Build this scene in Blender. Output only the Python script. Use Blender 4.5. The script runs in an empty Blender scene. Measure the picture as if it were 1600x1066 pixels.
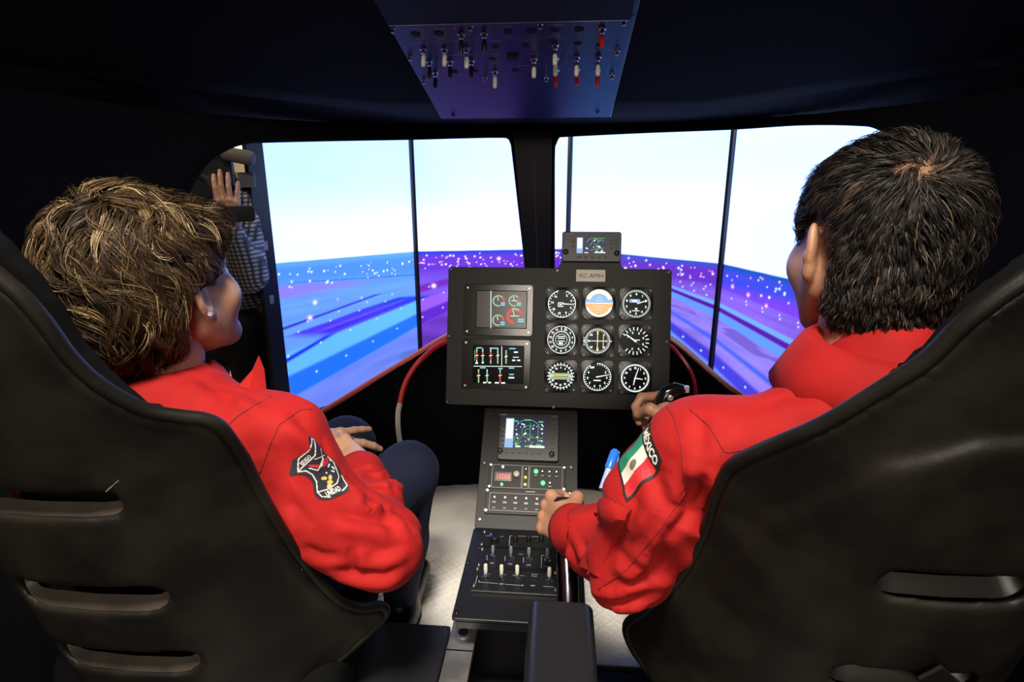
import bpy, bmesh, math, random
import numpy as np
from mathutils import Vector, Matrix
from mathutils.bvhtree import BVHTree

random.seed(7)
rng = np.random.default_rng(11)
PI = math.pi
SC = bpy.context.scene
COL = SC.collection

# ------------------------------------------------------------------ camera
FPX = 890.0
PITCH = math.radians(15.5)
YAW = math.radians(4.8)
CAMPOS = np.array([0.0, 0.0, 1.05])
cam_d = bpy.data.cameras.new('camera')
cam_d.sensor_width = 36.0
cam_d.lens = FPX / 1600.0 * 36.0
cam_d.clip_start = 0.02
cam = bpy.data.objects.new('camera', cam_d)
COL.objects.link(cam)
cam.location = CAMPOS
cam.rotation_euler = (PI / 2 - PITCH, 0, YAW)
SC.camera = cam
CF = np.array([-math.sin(YAW) * math.cos(PITCH), math.cos(YAW) * math.cos(PITCH), -math.sin(PITCH)])
CR = np.array([math.cos(YAW), math.sin(YAW), 0.0])
CU = np.cross(CR, CF)


def ray(x, y):
    """direction through a point measured on the photograph"""
    return CF + CR * (x - 800) / FPX + CU * (533 - y) / FPX


def P(x, y, d):
    """the place in the cockpit seen at that point, d metres deep"""
    return CAMPOS + ray(x, y) * d


# ------------------------------------------------------------------ world, lights, exposure
w = bpy.data.worlds.new('world')
SC.world = w
w.use_nodes = True
bg = w.node_tree.nodes['Background']
bg.inputs[0].default_value = (0.55, 0.6, 0.8, 1)
bg.inputs[1].default_value = 0.015
SC.view_settings.view_transform = 'Standard'
SC.view_settings.look = 'None'
SC.view_settings.gamma = 1.0
SC.view_settings.exposure = 0.0
SC.view_settings.use_curve_mapping = False


def area(name, loc, target, size, power, color, spread=180):
    l = bpy.data.lights.new(name, 'AREA')
    l.shape = 'RECTANGLE'
    l.size, l.size_y = size
    l.energy = power
    l.color = color
    l.spread = math.radians(spread)
    o = bpy.data.objects.new(name, l)
    COL.objects.link(o)
    o.location = loc
    o.rotation_euler = (Vector(target) - Vector(loc)).to_track_quat('-Z', 'Y').to_euler()
    return o


# hall ceiling lamps behind the open back of the cabin, and one over the cameraman
area('hall_lamp_rear', (0.1, -1.7, 1.75), (-0.05, 1.0, 0.6), (1.0, 0.7), 36, (1.0, 0.90, 0.76))
area('hall_lamp_top', (-0.12, -0.25, 2.45), (-0.22, 1.15, 0.0), (0.4, 0.3), 21, (1.0, 0.91, 0.78), 90)
area('hall_lamp_wall', (-2.7, 3.6, 2.3), (-3.2, 5.1, 1.2), (0.6, 0.4), 170, (1.0, 0.86, 0.62))
area('hall_lamp_side', (-1.9, 1.6, 2.5), (-1.4, 2.2, 0.9), (0.6, 0.6), 22, (1.0, 0.86, 0.66))


# ------------------------------------------------------------------ materials
MATS = {}


def mat(name, col, rough=0.5, metal=0.0, emit=0.0, emit_col=None, noise=None, bump=None, spec=0.5, sheen=0.0, sss=0.0,
        attr=None, coat=0.0):
    """noise=(scale, colour2, lo, hi)   bump=(scale, strength, distance)"""
    if name in MATS:
        return MATS[name]
    m = bpy.data.materials.new(name)
    m.use_nodes = True
    nt = m.node_tree
    b = nt.nodes['Principled BSDF']
    b.inputs['Base Color'].default_value = (*col, 1)
    b.inputs['Roughness'].default_value = rough
    b.inputs['Metallic'].default_value = metal
    b.inputs['Specular IOR Level'].default_value = spec
    if sheen:
        b.inputs['Sheen Weight'].default_value = sheen
        b.inputs['Sheen Roughness'].default_value = 0.5
        b.inputs['Sheen Tint'].default_value = (*[min(1, c * 1.3 + .1) for c in col], 1)
    if coat:
        b.inputs['Coat Weight'].default_value = coat
    if sss:
        b.inputs['Subsurface Weight'].default_value = sss
        b.inputs['Subsurface Radius'].default_value = (0.012, 0.005, 0.003)
        b.inputs['Subsurface Scale'].default_value = 1.0
    if emit:
        b.inputs['Emission Color'].default_value = (*(emit_col or col), 1)
        b.inputs['Emission Strength'].default_value = emit
    tc = None
    if noise or bump:
        tc = nt.nodes.new('ShaderNodeTexCoord')
    if noise:
        n = nt.nodes.new('ShaderNodeTexNoise')
        n.inputs['Scale'].default_value = noise[0]
        n.inputs['Detail'].default_value = 6
        nt.links.new(tc.outputs['Object'], n.inputs['Vector'])
        r = nt.nodes.new('ShaderNodeValToRGB')
        r.color_ramp.elements[0].position = noise[2]
        r.color_ramp.elements[1].position = noise[3]
        r.color_ramp.elements[0].color = (*col, 1)
        r.color_ramp.elements[1].color = (*noise[1], 1)
        nt.links.new(n.outputs['Fac'], r.inputs[0])
        nt.links.new(r.outputs[0], b.inputs['Base Color'])
    if bump:
        n = nt.nodes.new('ShaderNodeTexNoise')
        n.inputs['Scale'].default_value = bump[0]
        n.inputs['Detail'].default_value = 4
        nt.links.new(tc.outputs['Object'], n.inputs['Vector'])
        bp = nt.nodes.new('ShaderNodeBump')
        bp.inputs['Strength'].default_value = bump[1]
        bp.inputs['Distance'].default_value = bump[2]
        nt.links.new(n.outputs['Fac'], bp.inputs['Height'])
        nt.links.new(bp.outputs[0], b.inputs['Normal'])
    if attr:
        a = nt.nodes.new('ShaderNodeAttribute')
        a.attribute_name = attr
        nt.links.new(a.outputs['Color'], b.inputs['Base Color'])
        if emit:
            nt.links.new(a.outputs['Color'], b.inputs['Emission Color'])
    MATS[name] = m
    return m


M_PANEL = mat('panel_grey', (0.023, 0.0222, 0.021), 0.48, bump=(900, 0.08, 0.001), noise=(500, (0.033, 0.032, 0.030), .4, .6), spec=.3)
M_STACK = mat('stack_grey', (0.012, 0.0118, 0.0115), 0.5, bump=(900, 0.08, 0.001), spec=.3)
M_KEY = mat('key_grey', (0.07, 0.07, 0.075), 0.45)
M_PANEL_D = mat('console_black', (0.010, 0.010, 0.012), 0.38, bump=(700, 0.08, 0.001))
M_OVER = mat('overhead_reflected_blue', (0.026, 0.020, 0.150), 0.32, 0.0, bump=(700, 0.05, 0.001))  # blue reflection of the displays is put into the base colour
M_OVERBOX = mat('overhead_box', (0.005, 0.005, 0.006), 0.6, spec=.2)
M_BEZEL = mat('bezel_black', (0.010, 0.010, 0.011), 0.30)
M_FACE = mat('dial_black', (0.003, 0.003, 0.004), 0.25, spec=0.08)
M_KNOB = mat('knob_black', (0.008, 0.008, 0.009), 0.35)
M_SCREW = mat('screw_steel', (0.50, 0.48, 0.45), 0.28, 1.0)
M_SCREWD = mat('screw_dark', (0.10, 0.10, 0.10), 0.35, 1.0)
M_CHROME = mat('chrome', (0.75, 0.74, 0.72), 0.12, 1.0)
M_ALU = mat('aluminium', (0.42, 0.41, 0.38), 0.42, 0.8, noise=(14, (0.28, 0.27, 0.25), .45, .6), bump=(40, .1, .002))
M_CAPW = mat('cap_ivory', (0.80, 0.74, 0.60), 0.4)
M_CAPB = mat('cap_black', (0.006, 0.006, 0.010), 0.25)
M_CAPR = mat('cap_red', (0.55, 0.012, 0.015), 0.35)
M_HOLE = mat('hole_black', (0.002, 0.002, 0.002), 0.8)
M_PRINT = mat('panel_print', (0.42, 0.40, 0.42), 0.6)
M_FELT = mat('felt_black', (0.0045, 0.0042, 0.0052), 0.95, spec=0.1, bump=(350, .5, .002), sheen=0.0)
M_VELCRO = mat('hook_tape', (0.085, 0.080, 0.066), 0.9, spec=0.2, bump=(600, .6, .002))
M_REDTRIM = mat('red_trim', (0.80, 0.17, 0.14), 0.25)
M_REDHOOP = mat('red_edging', (0.62, 0.012, 0.016), 0.3)
M_WHITETRIM = mat('white_trim', (0.74, 0.66, 0.54), 0.35)
M_SEAT = mat('seat_plastic', (0.0062, 0.0054, 0.0042), 0.46, bump=(220, .12, .0015), noise=(9, (0.017, 0.0142, 0.0105), .42, .68), spec=.28)
M_SLOT = mat('slot_worn', (0.055, 0.044, 0.034), 0.36, bump=(60, .15, .002), noise=(26, (0.040, 0.033, 0.026), .42, .62))
M_SEATPAD = mat('seat_pad', (0.0035, 0.0035, 0.004), 0.9, bump=(500, .3, .001), spec=.1)
M_BOX = mat('box_black', (0.016, 0.016, 0.019), 0.30, bump=(900, .06, .001))
M_MATTE = mat('matte_black', (0.006, 0.006, 0.007), 0.7)
M_HALLWALL = mat('hall_wall', (0.80, 0.70, 0.50), 0.8, bump=(30, .1, .01))
M_HALLFLOOR = mat('hall_floor', (0.10, 0.09, 0.085), 0.5, noise=(6, (0.13, 0.12, 0.11), .4, .6))
M_PLATE = mat('tread_plate', (0.86, 0.83, 0.77), 0.38, 0.0, noise=(10, (0.74, 0.71, 0.66), .4, .65), bump=(60, .1, .002))

E_WHITE = mat('glow_white', (0.02, 0.02, 0.02), .4, emit=1.15, emit_col=(0.88, 1.0, 0.97))
E_GREEN = mat('glow_green', (0.0, 0.02, 0.0), .4, emit=0.55, emit_col=(0.16, 0.95, 0.22))
E_PALEGREEN = mat('glow_pale_green', (0.0, 0.02, 0.0), .4, emit=0.6, emit_col=(0.55, 1.0, 0.55))
E_RED = mat('glow_red', (0.02, 0.0, 0.0), .4, emit=0.75, emit_col=(0.9, 0.09, 0.07))
E_YEL = mat('glow_yellow', (0.02, 0.02, 0.0), .4, emit=0.9, emit_col=(0.9, 0.85, 0.12))
E_CYAN = mat('glow_cyan', (0.0, 0.01, 0.02), .4, emit=0.9, emit_col=(0.25, 0.75, 0.95))
E_BLUE = mat('glow_blue', (0.0, 0.0, 0.02), .4, emit=0.8, emit_col=(0.35, 0.62, 1.0))
E_NAVY = mat('glow_navy', (0.0, 0.0, 0.01), .4, emit=0.5, emit_col=(0.01, 0.02, 0.12))
E_ORANGE = mat('glow_orange', (0.02, 0.01, 0.0), .4, emit=0.95, emit_col=(1.0, 0.55, 0.24))
E_SKYB = mat('glow_sky', (0.0, 0.01, 0.02), .4, emit=0.95, emit_col=(0.30, 0.55, 0.85))
E_PALE = mat('glow_pale', (0.02, 0.02, 0.02), .4, emit=1.0, emit_col=(1.0, 0.93, 0.82))
E_GREY = mat('glow_grey', (0.02, 0.02, 0.02), .3, emit=0.05, emit_col=(0.5, 0.5, 0.48))
E_LEDG = mat('lamp_green', (0.0, 0.1, 0.0), .3, emit=2.2, emit_col=(0.12, 1.0, 0.25))
E_LEDR = mat('lamp_red', (0.1, 0.0, 0.0), .3, emit=1.3, emit_col=(1.0, 0.07, 0.06))
E_LEDY = mat('lamp_yellow', (0.1, 0.08, 0.0), .3, emit=1.3, emit_col=(1.0, 0.75, 0.1))
E_LEDW = mat('lamp_white', (0.5, 0.45, 0.4), .3, emit=0.8, emit_col=(1.0, 0.9, 0.8))


# ------------------------------------------------------------------ mesh helpers
class MB:
    """collects geometry, then links it as ONE mesh object"""

    def __init__(s):
        s.v, s.f, s.m, s.mats = [], [], [], []
        s.cur = 0

    def use(s, m):
        if m not in s.mats:
            s.mats.append(m)
        s.cur = s.mats.index(m)
        return s

    def add(s, vs, fs):
        o = len(s.v)
        s.v += [tuple(map(float, p)) for p in vs]
        s.f += [tuple(i + o for i in f) for f in fs]
        s.m += [s.cur] * len(fs)
        return s

    def box(s, c, d, M=None):
        x, y, z = c
        a, b, e = d[0] / 2, d[1] / 2, d[2] / 2
        vs = [Vector((x + i * a, y + j * b, z + k * e)) for k in (-1, 1) for j in (-1, 1) for i in (-1, 1)]
        if M:
            vs = [M @ p for p in vs]
        return s.add(vs, [(0, 2, 3, 1), (4, 5, 7, 6), (0, 1, 5, 4), (2, 6, 7, 3), (0, 4, 6, 2), (1, 3, 7, 5)])

    def prism(s, poly, z0, z1, bev=0.0, M=None):
        """polygon (ccw, xy) extruded z0..z1 with a small top bevel"""
        n = len(poly)
        rings = [[(p[0], p[1], z0) for p in poly]]
        if bev:
            ins = inset(poly, bev)
            rings.append([(p[0], p[1], z1 - bev) for p in poly])
            rings.append([(p[0], p[1], z1) for p in ins])
        else:
            rings.append([(p[0], p[1], z1) for p in poly])
        vs = [Vector(p) for r in rings for p in r]
        if M:
            vs = [M @ p for p in vs]
        fs = [tuple(range(n - 1, -1, -1)), tuple(range((len(rings) - 1) * n, len(rings) * n))]
        for k in range(len(rings) - 1):
            for i in range(n):
                j = (i + 1) % n
                fs.append((k * n + i, k * n + j, (k + 1) * n + j, (k + 1) * n + i))
        return s.add(vs, fs)

    def flat(s, poly, z, M=None):
        vs = [Vector((p[0], p[1], z)) for p in poly]
        if M:
            vs = [M @ p for p in vs]
        return s.add(vs, [tuple(range(len(poly)))])

    def lathe(s, prof, n=16, M=None):
        """profile [(r, z)...] turned about z"""
        vs, fs = [], []
        for r, z in prof:
            for k in range(n):
                a = 2 * PI * k / n
                vs.append(Vector((r * math.cos(a), r * math.sin(a), z)))
        for i in range(len(prof) - 1):
            for k in range(n):
                j = (k + 1) % n
                fs.append((i * n + k, i * n + j, (i + 1) * n + j, (i + 1) * n + k))
        fs.append(tuple(range(n - 1, -1, -1)))
        fs.append(tuple((len(prof) - 1) * n + k for k in range(n)))
        if M:
            vs = [M @ p for p in vs]
        return s.add(vs, fs)

    def tube(s, pts, r, n=8, cap=True):
        pts = [np.array(p, float) for p in pts]
        rs = r if hasattr(r, '__len__') else [r] * len(pts)
        vs, fs = [], []
        up = None
        for i, p in enumerate(pts):
            t = pts[min(i + 1, len(pts) - 1)] - pts[max(i - 1, 0)]
            t = t / (np.linalg.norm(t) + 1e-12)
            if up is None:
                up = np.array([0, 0, 1.0]) if abs(t[2]) < .9 else np.array([1.0, 0, 0])
            e1 = np.cross(up, t)
            e1 /= np.linalg.norm(e1) + 1e-12
            e2 = np.cross(t, e1)
            up = e2
            for k in range(n):
                a = 2 * PI * k / n
                vs.append(p + rs[i] * (math.cos(a) * e1 + math.sin(a) * e2))
        for i in range(len(pts) - 1):
            for k in range(n):
                j = (k + 1) % n
                fs.append((i * n + k, i * n + j, (i + 1) * n + j, (i + 1) * n + k))
        if cap:
            fs.append(tuple(range(n - 1, -1, -1)))
            fs.append(tuple((len(pts) - 1) * n + k for k in range(n)))
        return s.add(vs, fs)

    def mesh(s, name):
        me = bpy.data.meshes.new(name)
        me.from_pydata(s.v, [], s.f)
        for m in s.mats:
            me.materials.append(m)
        if s.mats:
            me.polygons.foreach_set('material_index', s.m)
        me.update()
        return me

    def build(s, name, parent=None, smooth=False, m=None, loc=None):
        if m:
            s.mats, s.m = [m], [0] * len(s.f)
        me = s.mesh(name)
        return link(name, me, parent, smooth, loc)


def link(name, me, parent=None, smooth=False, loc=None, angle=40):
    if smooth:
        me.polygons.foreach_set('use_smooth', [True] * len(me.polygons))
        if smooth != 'all':
            me.set_sharp_from_angle(angle=math.radians(angle))
    o = bpy.data.objects.new(name, me)
    COL.objects.link(o)
    if parent:
        o.parent = parent
    if loc is not None:
        o.location = loc
    return o


def inset(poly, d):
    n = len(poly)
    out = []
    for i in range(n):
        p0, p1, p2 = (np.array(poly[k % n], float) for k in (i - 1, i, i + 1))
        a = p1 - p0
        b = p2 - p1
        a /= np.linalg.norm(a) + 1e-12
        b /= np.linalg.norm(b) + 1e-12
        na = np.array([-a[1], a[0]])
        nb = np.array([-b[1], b[0]])
        m_ = na + nb
        m_ /= np.linalg.norm(m_) + 1e-12
        out.append(tuple(p1 + m_ * d / max(.4, m_ @ na)))
    return out


def rrect(cx, cy, w_, h_, r, n=4):
    pts = []
    for sx, sy, a0 in ((1, -1, -90), (1, 1, 0), (-1, 1, 90), (-1, -1, 180)):
        for k in range(n + 1):
            a = math.radians(a0 + 90 * k / n)
            pts.append((cx + sx * (w_ / 2 - r) + r * math.cos(a), cy + sy * (h_ / 2 - r) + r * math.sin(a)))
    return pts


def circ(cx, cy, r, n=24, a0=0.0):
    return [(cx + r * math.cos(a0 + 2 * PI * k / n), cy + r * math.sin(a0 + 2 * PI * k / n)) for k in range(n)]


def rect(x0, y0, x1, y1):
    return [(x0, y0), (x1, y0), (x1, y1), (x0, y1)]


def bar2(a, b, w_, w2=None):
    a, b = np.array(a, float), np.array(b, float)
    t = (b - a) / (np.linalg.norm(b - a) + 1e-12)
    n_ = np.array([-t[1], t[0]])
    w2 = w_ if w2 is None else w2
    return [tuple(a - n_ * w_ / 2), tuple(b - n_ * w2 / 2), tuple(b + n_ * w2 / 2), tuple(a + n_ * w_ / 2)]


def arc2(cx, cy, r0, r1, a0, a1, n=14):
    """ring sector, degrees, as a list of quads"""
    q = []
    for k in range(n):
        t0, t1 = (math.radians(a0 + (a1 - a0) * (k + i) / n) for i in (0, 1))
        c = [(cx + r0 * math.cos(t0), cy + r0 * math.sin(t0)), (cx + r1 * math.cos(t0), cy + r1 * math.sin(t0)),
             (cx + r1 * math.cos(t1), cy + r1 * math.sin(t1)), (cx + r0 * math.cos(t1), cy + r0 * math.sin(t1))]
        q.append(c if a1 > a0 else c[::-1])
    return q


_txt = {}


def text_polys(s, size, bold=0.0):
    """(verts2d, faces) of a flat text, left bottom at 0,0, plus its width"""
    key = (s, size, bold)
    if key in _txt:
        return _txt[key]
    c = bpy.data.curves.new('t', 'FONT')
    c.body = s
    c.size = size
    c.offset = bold
    c.resolution_u = 2
    o = bpy.data.objects.new('t', c)
    COL.objects.link(o)
    dg = bpy.context.evaluated_depsgraph_get()
    dg.update()
    me = o.evaluated_get(dg).to_mesh()
    vs = [(v.co.x, v.co.y) for v in me.vertices]
    fs = [tuple(p.vertices) for p in me.polygons]
    o.evaluated_get(dg).to_mesh_clear()
    bpy.data.objects.remove(o)
    bpy.data.curves.remove(c)
    wd = max(v[0] for v in vs) if vs else 0
    _txt[key] = (vs, fs, wd)
    return _txt[key]


def put_text(mb, s, size, cx, cy, z, bold=0.0, M=None, rot=0.0, width=None):
    vs, fs, wd = text_polys(s, size, bold)
    k = (width / wd) if width else 1.0
    hgt = size * .7
    ca, sa = math.cos(rot), math.sin(rot)
    out = []
    for x, y in vs:
        x, y = x * k - wd * k / 2, y - hgt / 2
        p = Vector((cx + x * ca - y * sa, cy + x * sa + y * ca, z))
        out.append(M @ p if M else p)
    mb.add(out, fs)


def frame(origin, ex, ey):
    """4x4 from an origin and two axes (z = ex x ey)"""
    ex, ey = Vector(ex).normalized(), Vector(ey).normalized()
    ez = ex.cross(ey).normalized()
    ey = ez.cross(ex)
    M = Matrix((ex, ey, ez)).transposed().to_4x4()
    M.translation = Vector(origin)
    return M


def tag(o, label=None, cat=None, group=None, kind=None):
    if label:
        o['label'] = label
    if cat:
        o['category'] = cat
    if group:
        o['group'] = group
    if kind:
        o['kind'] = kind
    return o


def thing(name, label, cat, M=None, group=None):
    o = bpy.data.objects.new(name, None)
    o.empty_display_size = 0.03
    COL.objects.link(o)
    if M is not None:
        o.matrix_world = M
    return tag(o, label, cat, group)


def copy_part(src, parent, loc=None, rot=None):
    c = src.copy()
    COL.objects.link(c)
    c.parent = parent
    if loc is not None:
        c.location = loc
    if rot is not None:
        c.rotation_euler = rot
    return c


# ------------------------------------------------------------------ distance-field modelling for soft shapes
def smin(a, b, k):
    h = np.clip(.5 + .5 * (b - a) / k, 0, 1)
    return b * (1 - h) + a * h - k * h * (1 - h)


def smax(a, b, k):
    return -smin(-a, -b, k)


def s_ell(p, c, r):
    q = (p - np.array(c, np.float32)) / np.array(r, np.float32)
    k0 = np.sqrt((q * q).sum(-1))
    q2 = q / np.array(r, np.float32)
    k1 = np.sqrt((q2 * q2).sum(-1)) + 1e-9
    return k0 * (k0 - 1) / k1


def s_sph(p, c, r):
    d = p - np.array(c, np.float32)
    return np.sqrt((d * d).sum(-1)) - r


def s_cone(p, a, b, ra, rb):
    a, b = np.array(a, np.float32), np.array(b, np.float32)
    ab = b - a
    t = np.clip(((p - a) @ ab) / (ab @ ab), 0, 1)
    d = p - a - t[..., None] * ab
    return np.sqrt((d * d).sum(-1)) - (ra + (rb - ra) * t)


def s_chain(p, pts, rs, k=0.01):
    d = None
    for i in range(len(pts) - 1):
        e = s_cone(p, pts[i], pts[i + 1], rs[i], rs[i + 1])
        d = e if d is None else smin(d, e, k)
    return d


def s_rot(p, c, axes):
    """points in the local frame (axes as rows) about c"""
    return (p - np.array(c, np.float32)) @ np.array(axes, np.float32).T


def s_poly(px, py, poly):
    """signed distance to a 2D polygon"""
    poly = np.array(poly, np.float32)
    d = np.full(px.shape, 1e9, np.float32)
    ins = np.zeros(px.shape, bool)
    n = len(poly)
    for i in range(n):
        a, b = poly[i], poly[(i + 1) % n]
        e = b - a
        wx, wy = px - a[0], py - a[1]
        t = np.clip((wx * e[0] + wy * e[1]) / (e @ e + 1e-12), 0, 1)
        dx, dy = wx - e[0] * t, wy - e[1] * t
        d = np.minimum(d, dx * dx + dy * dy)
        c = ((a[1] > py) != (b[1] > py)) & (px < (b[0] - a[0]) * (py - a[1]) / (b[1] - a[1] + 1e-12) + a[0])
        ins ^= c
    d = np.sqrt(d)
    return np.where(ins, -d, d)


def sdf_mesh(fn, lo, hi, h):
    """surface nets"""
    lo, hi = np.array(lo, np.float32), np.array(hi, np.float32)
    n = np.ceil((hi - lo) / h).astype(int) + 1
    ax = [lo[i] + h * np.arange(n[i], dtype=np.float32) for i in range(3)]
    val = np.empty(tuple(n), np.float32)
    B = 4
    cn = (n + B - 1) // B
    cg = np.stack(np.meshgrid(*[lo[i] + h * (np.arange(cn[i]) * B + (B - 1) / 2).astype(np.float32) for i in range(3)], indexing='ij'), -1)
    cval = fn(cg.reshape(-1, 3).astype(np.float32)).reshape(tuple(cn))
    near = np.abs(cval) < h * B * 1.9
    big = np.where(cval < 0, -1.0, 1.0).astype(np.float32).repeat(B, 0).repeat(B, 1).repeat(B, 2)
    val[:] = big[:n[0], :n[1], :n[2]]
    fine = near.repeat(B, 0).repeat(B, 1).repeat(B, 2)[:n[0], :n[1], :n[2]]
    fi, fj, fk = np.nonzero(fine)
    for i0 in range(0, len(fi), 300000):
        a_, b_, c_ = fi[i0:i0 + 300000], fj[i0:i0 + 300000], fk[i0:i0 + 300000]
        val[a_, b_, c_] = fn(np.stack([ax[0][a_], ax[1][b_], ax[2][c_]], -1))
    s = val < 0
    nx, ny, nz = n - 1
    cnt = np.zeros((nx, ny, nz), np.int8)
    for dx in (0, 1):
        for dy in (0, 1):
            for dz in (0, 1):
                cnt += s[dx:dx + nx, dy:dy + ny, dz:dz + nz]
    act = (cnt > 0) & (cnt < 8)
    idx = np.full((nx, ny, nz), -1, np.int64)
    ci, cj, ck = np.nonzero(act)
    idx[act] = np.arange(len(ci))
    acc = np.zeros((len(ci), 3))
    num = np.zeros(len(ci))
    corners = [(0, 0, 0), (1, 0, 0), (0, 1, 0), (1, 1, 0), (0, 0, 1), (1, 0, 1), (0, 1, 1), (1, 1, 1)]
    for a in range(8):
        for b in range(a + 1, 8):
            A, B = np.array(corners[a]), np.array(corners[b])
            if np.abs(A - B).sum() != 1:
                continue
            va = val[ci + A[0], cj + A[1], ck + A[2]]
            vb = val[ci + B[0], cj + B[1], ck + B[2]]
            m_ = (va < 0) != (vb < 0)
            t = np.where(m_, va / np.where(m_, va - vb, 1), 0)
            acc += np.where(m_[:, None], A + t[:, None] * (B - A), 0)
            num += m_
    verts = lo + h * (np.stack([ci, cj, ck], 1) + acc / num[:, None])
    faces = []
    for d in range(3):
        e1, e2 = (d + 1) % 3, (d + 2) % 3
        sl0 = [slice(None)] * 3
        sl1 = [slice(None)] * 3
        sl0[d] = slice(0, -1)
        sl1[d] = slice(1, None)
        s0, s1 = s[tuple(sl0)], s[tuple(sl1)]
        ch = s0 != s1
        q = np.array(np.nonzero(ch)).T
        ok = (q[:, e1] > 0) & (q[:, e2] > 0) & (q[:, e1] < n[e1] - 1) & (q[:, e2] < n[e2] - 1)
        q = q[ok]
        if not len(q):
            continue
        sgn = s0[q[:, 0], q[:, 1], q[:, 2]]
        o1 = np.zeros(3, int)
        o1[e1] = -1
        o2 = np.zeros(3, int)
        o2[e2] = -1
        c = [idx[tuple((q + o).T)] for o in (o1 * 0, o1, o1 + o2, o2)]
        f = np.stack(c, 1)
        f[~sgn] = f[~sgn][:, ::-1]
        faces.append(f)
    return verts, np.concatenate(faces)


def np_mesh(name, verts, faces, mats=(), colors=None, mi=None):
    me = bpy.data.meshes.new(name)
    k = faces.shape[1]
    me.vertices.add(len(verts))
    me.vertices.foreach_set('co', np.asarray(verts, np.float32).ravel())
    me.loops.add(len(faces) * k)
    me.loops.foreach_set('vertex_index', np.asarray(faces, np.int32).ravel())
    me.polygons.add(len(faces))
    me.polygons.foreach_set('loop_start', np.arange(0, len(faces) * k, k, dtype=np.int32))
    for m_ in mats:
        me.materials.append(m_)
    if mi is not None:
        me.polygons.foreach_set('material_index', np.asarray(mi, np.int32))
    me.update(calc_edges=True)
    me.validate()
    if colors is not None:
        a = me.color_attributes.new('Col', 'FLOAT_COLOR', 'POINT')
        c = np.ones((len(verts), 4), np.float32)
        c[:, :3] = colors
        a.data.foreach_set('color', c.ravel())
    return me


def relax(verts, faces, it=2, lam=.5):
    """Laplacian smoothing on quads"""
    v = np.array(verts, float)
    e = np.concatenate([faces[:, [i, (i + 1) % faces.shape[1]]] for i in range(faces.shape[1])])
    for _ in range(it):
        acc = np.zeros_like(v)
        num = np.zeros(len(v))
        np.add.at(acc, e[:, 0], v[e[:, 1]])
        np.add.at(num, e[:, 0], 1)
        np.add.at(acc, e[:, 1], v[e[:, 0]])
        np.add.at(num, e[:, 1], 1)
        v += lam * (acc / np.maximum(num, 1)[:, None] - v)
    return v


class VNoise:
    def __init__(s, seed=0):
        s.g = np.random.default_rng(seed).random((32, 32, 32)).astype(np.float32)

    def __call__(s, p, sc):
        q = np.asarray(p) * sc
        i = np.floor(q).astype(int)
        f = q - i
        f = f * f * (3 - 2 * f)
        r = 0
        for dx in (0, 1):
            for dy in (0, 1):
                for dz in (0, 1):
                    wgt = (f[..., 0] if dx else 1 - f[..., 0]) * (f[..., 1] if dy else 1 - f[..., 1]) * (f[..., 2] if dz else 1 - f[..., 2])
                    r = r + wgt * s.g[(i[..., 0] + dx) % 32, (i[..., 1] + dy) % 32, (i[..., 2] + dz) % 32]
        return r


VN = VNoise(3)


# ================================================================== THE SETTING
XC = -0.08                                        # middle plane of the cockpit

# -- hall around the simulator
tag(MB().box((0, 2.0, -0.33), (9, 9, .06)).build('floor_hall', m=M_HALLFLOOR), 'dark smooth floor of the hall around the simulator', kind='structure')
tag(MB().box((0, 5.2, 1.2), (9, .1, 3.1)).build('wall_back', m=M_HALLWALL), 'cream hall wall behind the display screens', kind='structure')
tag(MB().box((-3.6, 2.0, 1.2), (.1, 6.5, 3.1)).build('wall_left', m=M_HALLWALL), 'cream hall wall beyond the cameraman', kind='structure')

# -- footwell floor of bright tread plate, each lozenge real relief
tag(MB().box((XC, .555, -0.03), (1.70, .99, .04)).build('floor_rear', m=M_MATTE), 'rear floor under the seats, coloured black for the dark void', kind='structure')  # black colour stands for the unlit void between the seats
fl = MB().box((XC, 1.515, -0.02), (1.70, .91, .04)).build('floor', m=M_PLATE)
tag(fl, 'bright aluminium tread plate floor of the footwell', kind='structure')
tp = MB()
pit = 0.0245
for i in range(-36, 37):
    for j in range(0, 72):
        cx, cy = XC + (i + .5 * (j % 2)) * pit * 1.0, .55 + j * pit * .5 * 1.0
        if abs(cx - XC) > .82 or cy > 1.93 or cy < 1.07:
            continue
        a = PI / 4 if (i + j // 2) % 2 else -PI / 4
        ca, sa = math.cos(a), math.sin(a)
        L, W, H = .0125, .0038, .0022
        loc = [(-L, 0, 0), (0, -W, 0), (L, 0, 0), (0, W, 0), (-L * .55, 0, H), (L * .55, 0, H)]
        tp.add([(cx + x * ca - y * sa, cy + x * sa + y * ca, z) for x, y, z in loc],
               [(0, 1, 5, 4), (1, 2, 5), (2, 3, 4, 5), (3, 0, 4)])
tag(tp.build('tread_relief', fl, m=M_PLATE), kind='stuff')

# -- cabin shell with its two windscreen openings
A_, B0, B1, Y0, NN = 0.93, 0.86, 0.10, 0.98, 2.3


def shell_q(x, y, z):
    """signed distance-like: 0 on the shell's mid surface, positive outside"""
    b = B0 - .10 * np.clip((z - .55) / .65, 0, 1.2)
    a = A_ - .05 * np.clip((z - .55) / .65, 0, 1.2)
    u = np.abs(x - XC) / a
    v = np.maximum(y - Y0, 0) / b
    r = (u ** NN + v ** NN) ** (1 / NN) + 1e-6
    g = np.sqrt((u ** (NN - 1) / a) ** 2 + (v ** (NN - 1) / b) ** 2) / r ** (NN - 1) + 1e-6
    return (r - 1) / g


def shell_hit(px, py):
    """where a sight line meets the shell"""
    r = ray(px, py)
    ds = np.linspace(.4, 3, 2601)
    p = CAMPOS + ds[:, None] * r
    v = shell_q(p[:, 0], p[:, 1], p[:, 2])
    i = int(np.argmax(v > 0))
    return p[i]


def az(p):
    return math.atan2(p[0] - XC, p[1] - .45)


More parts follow.
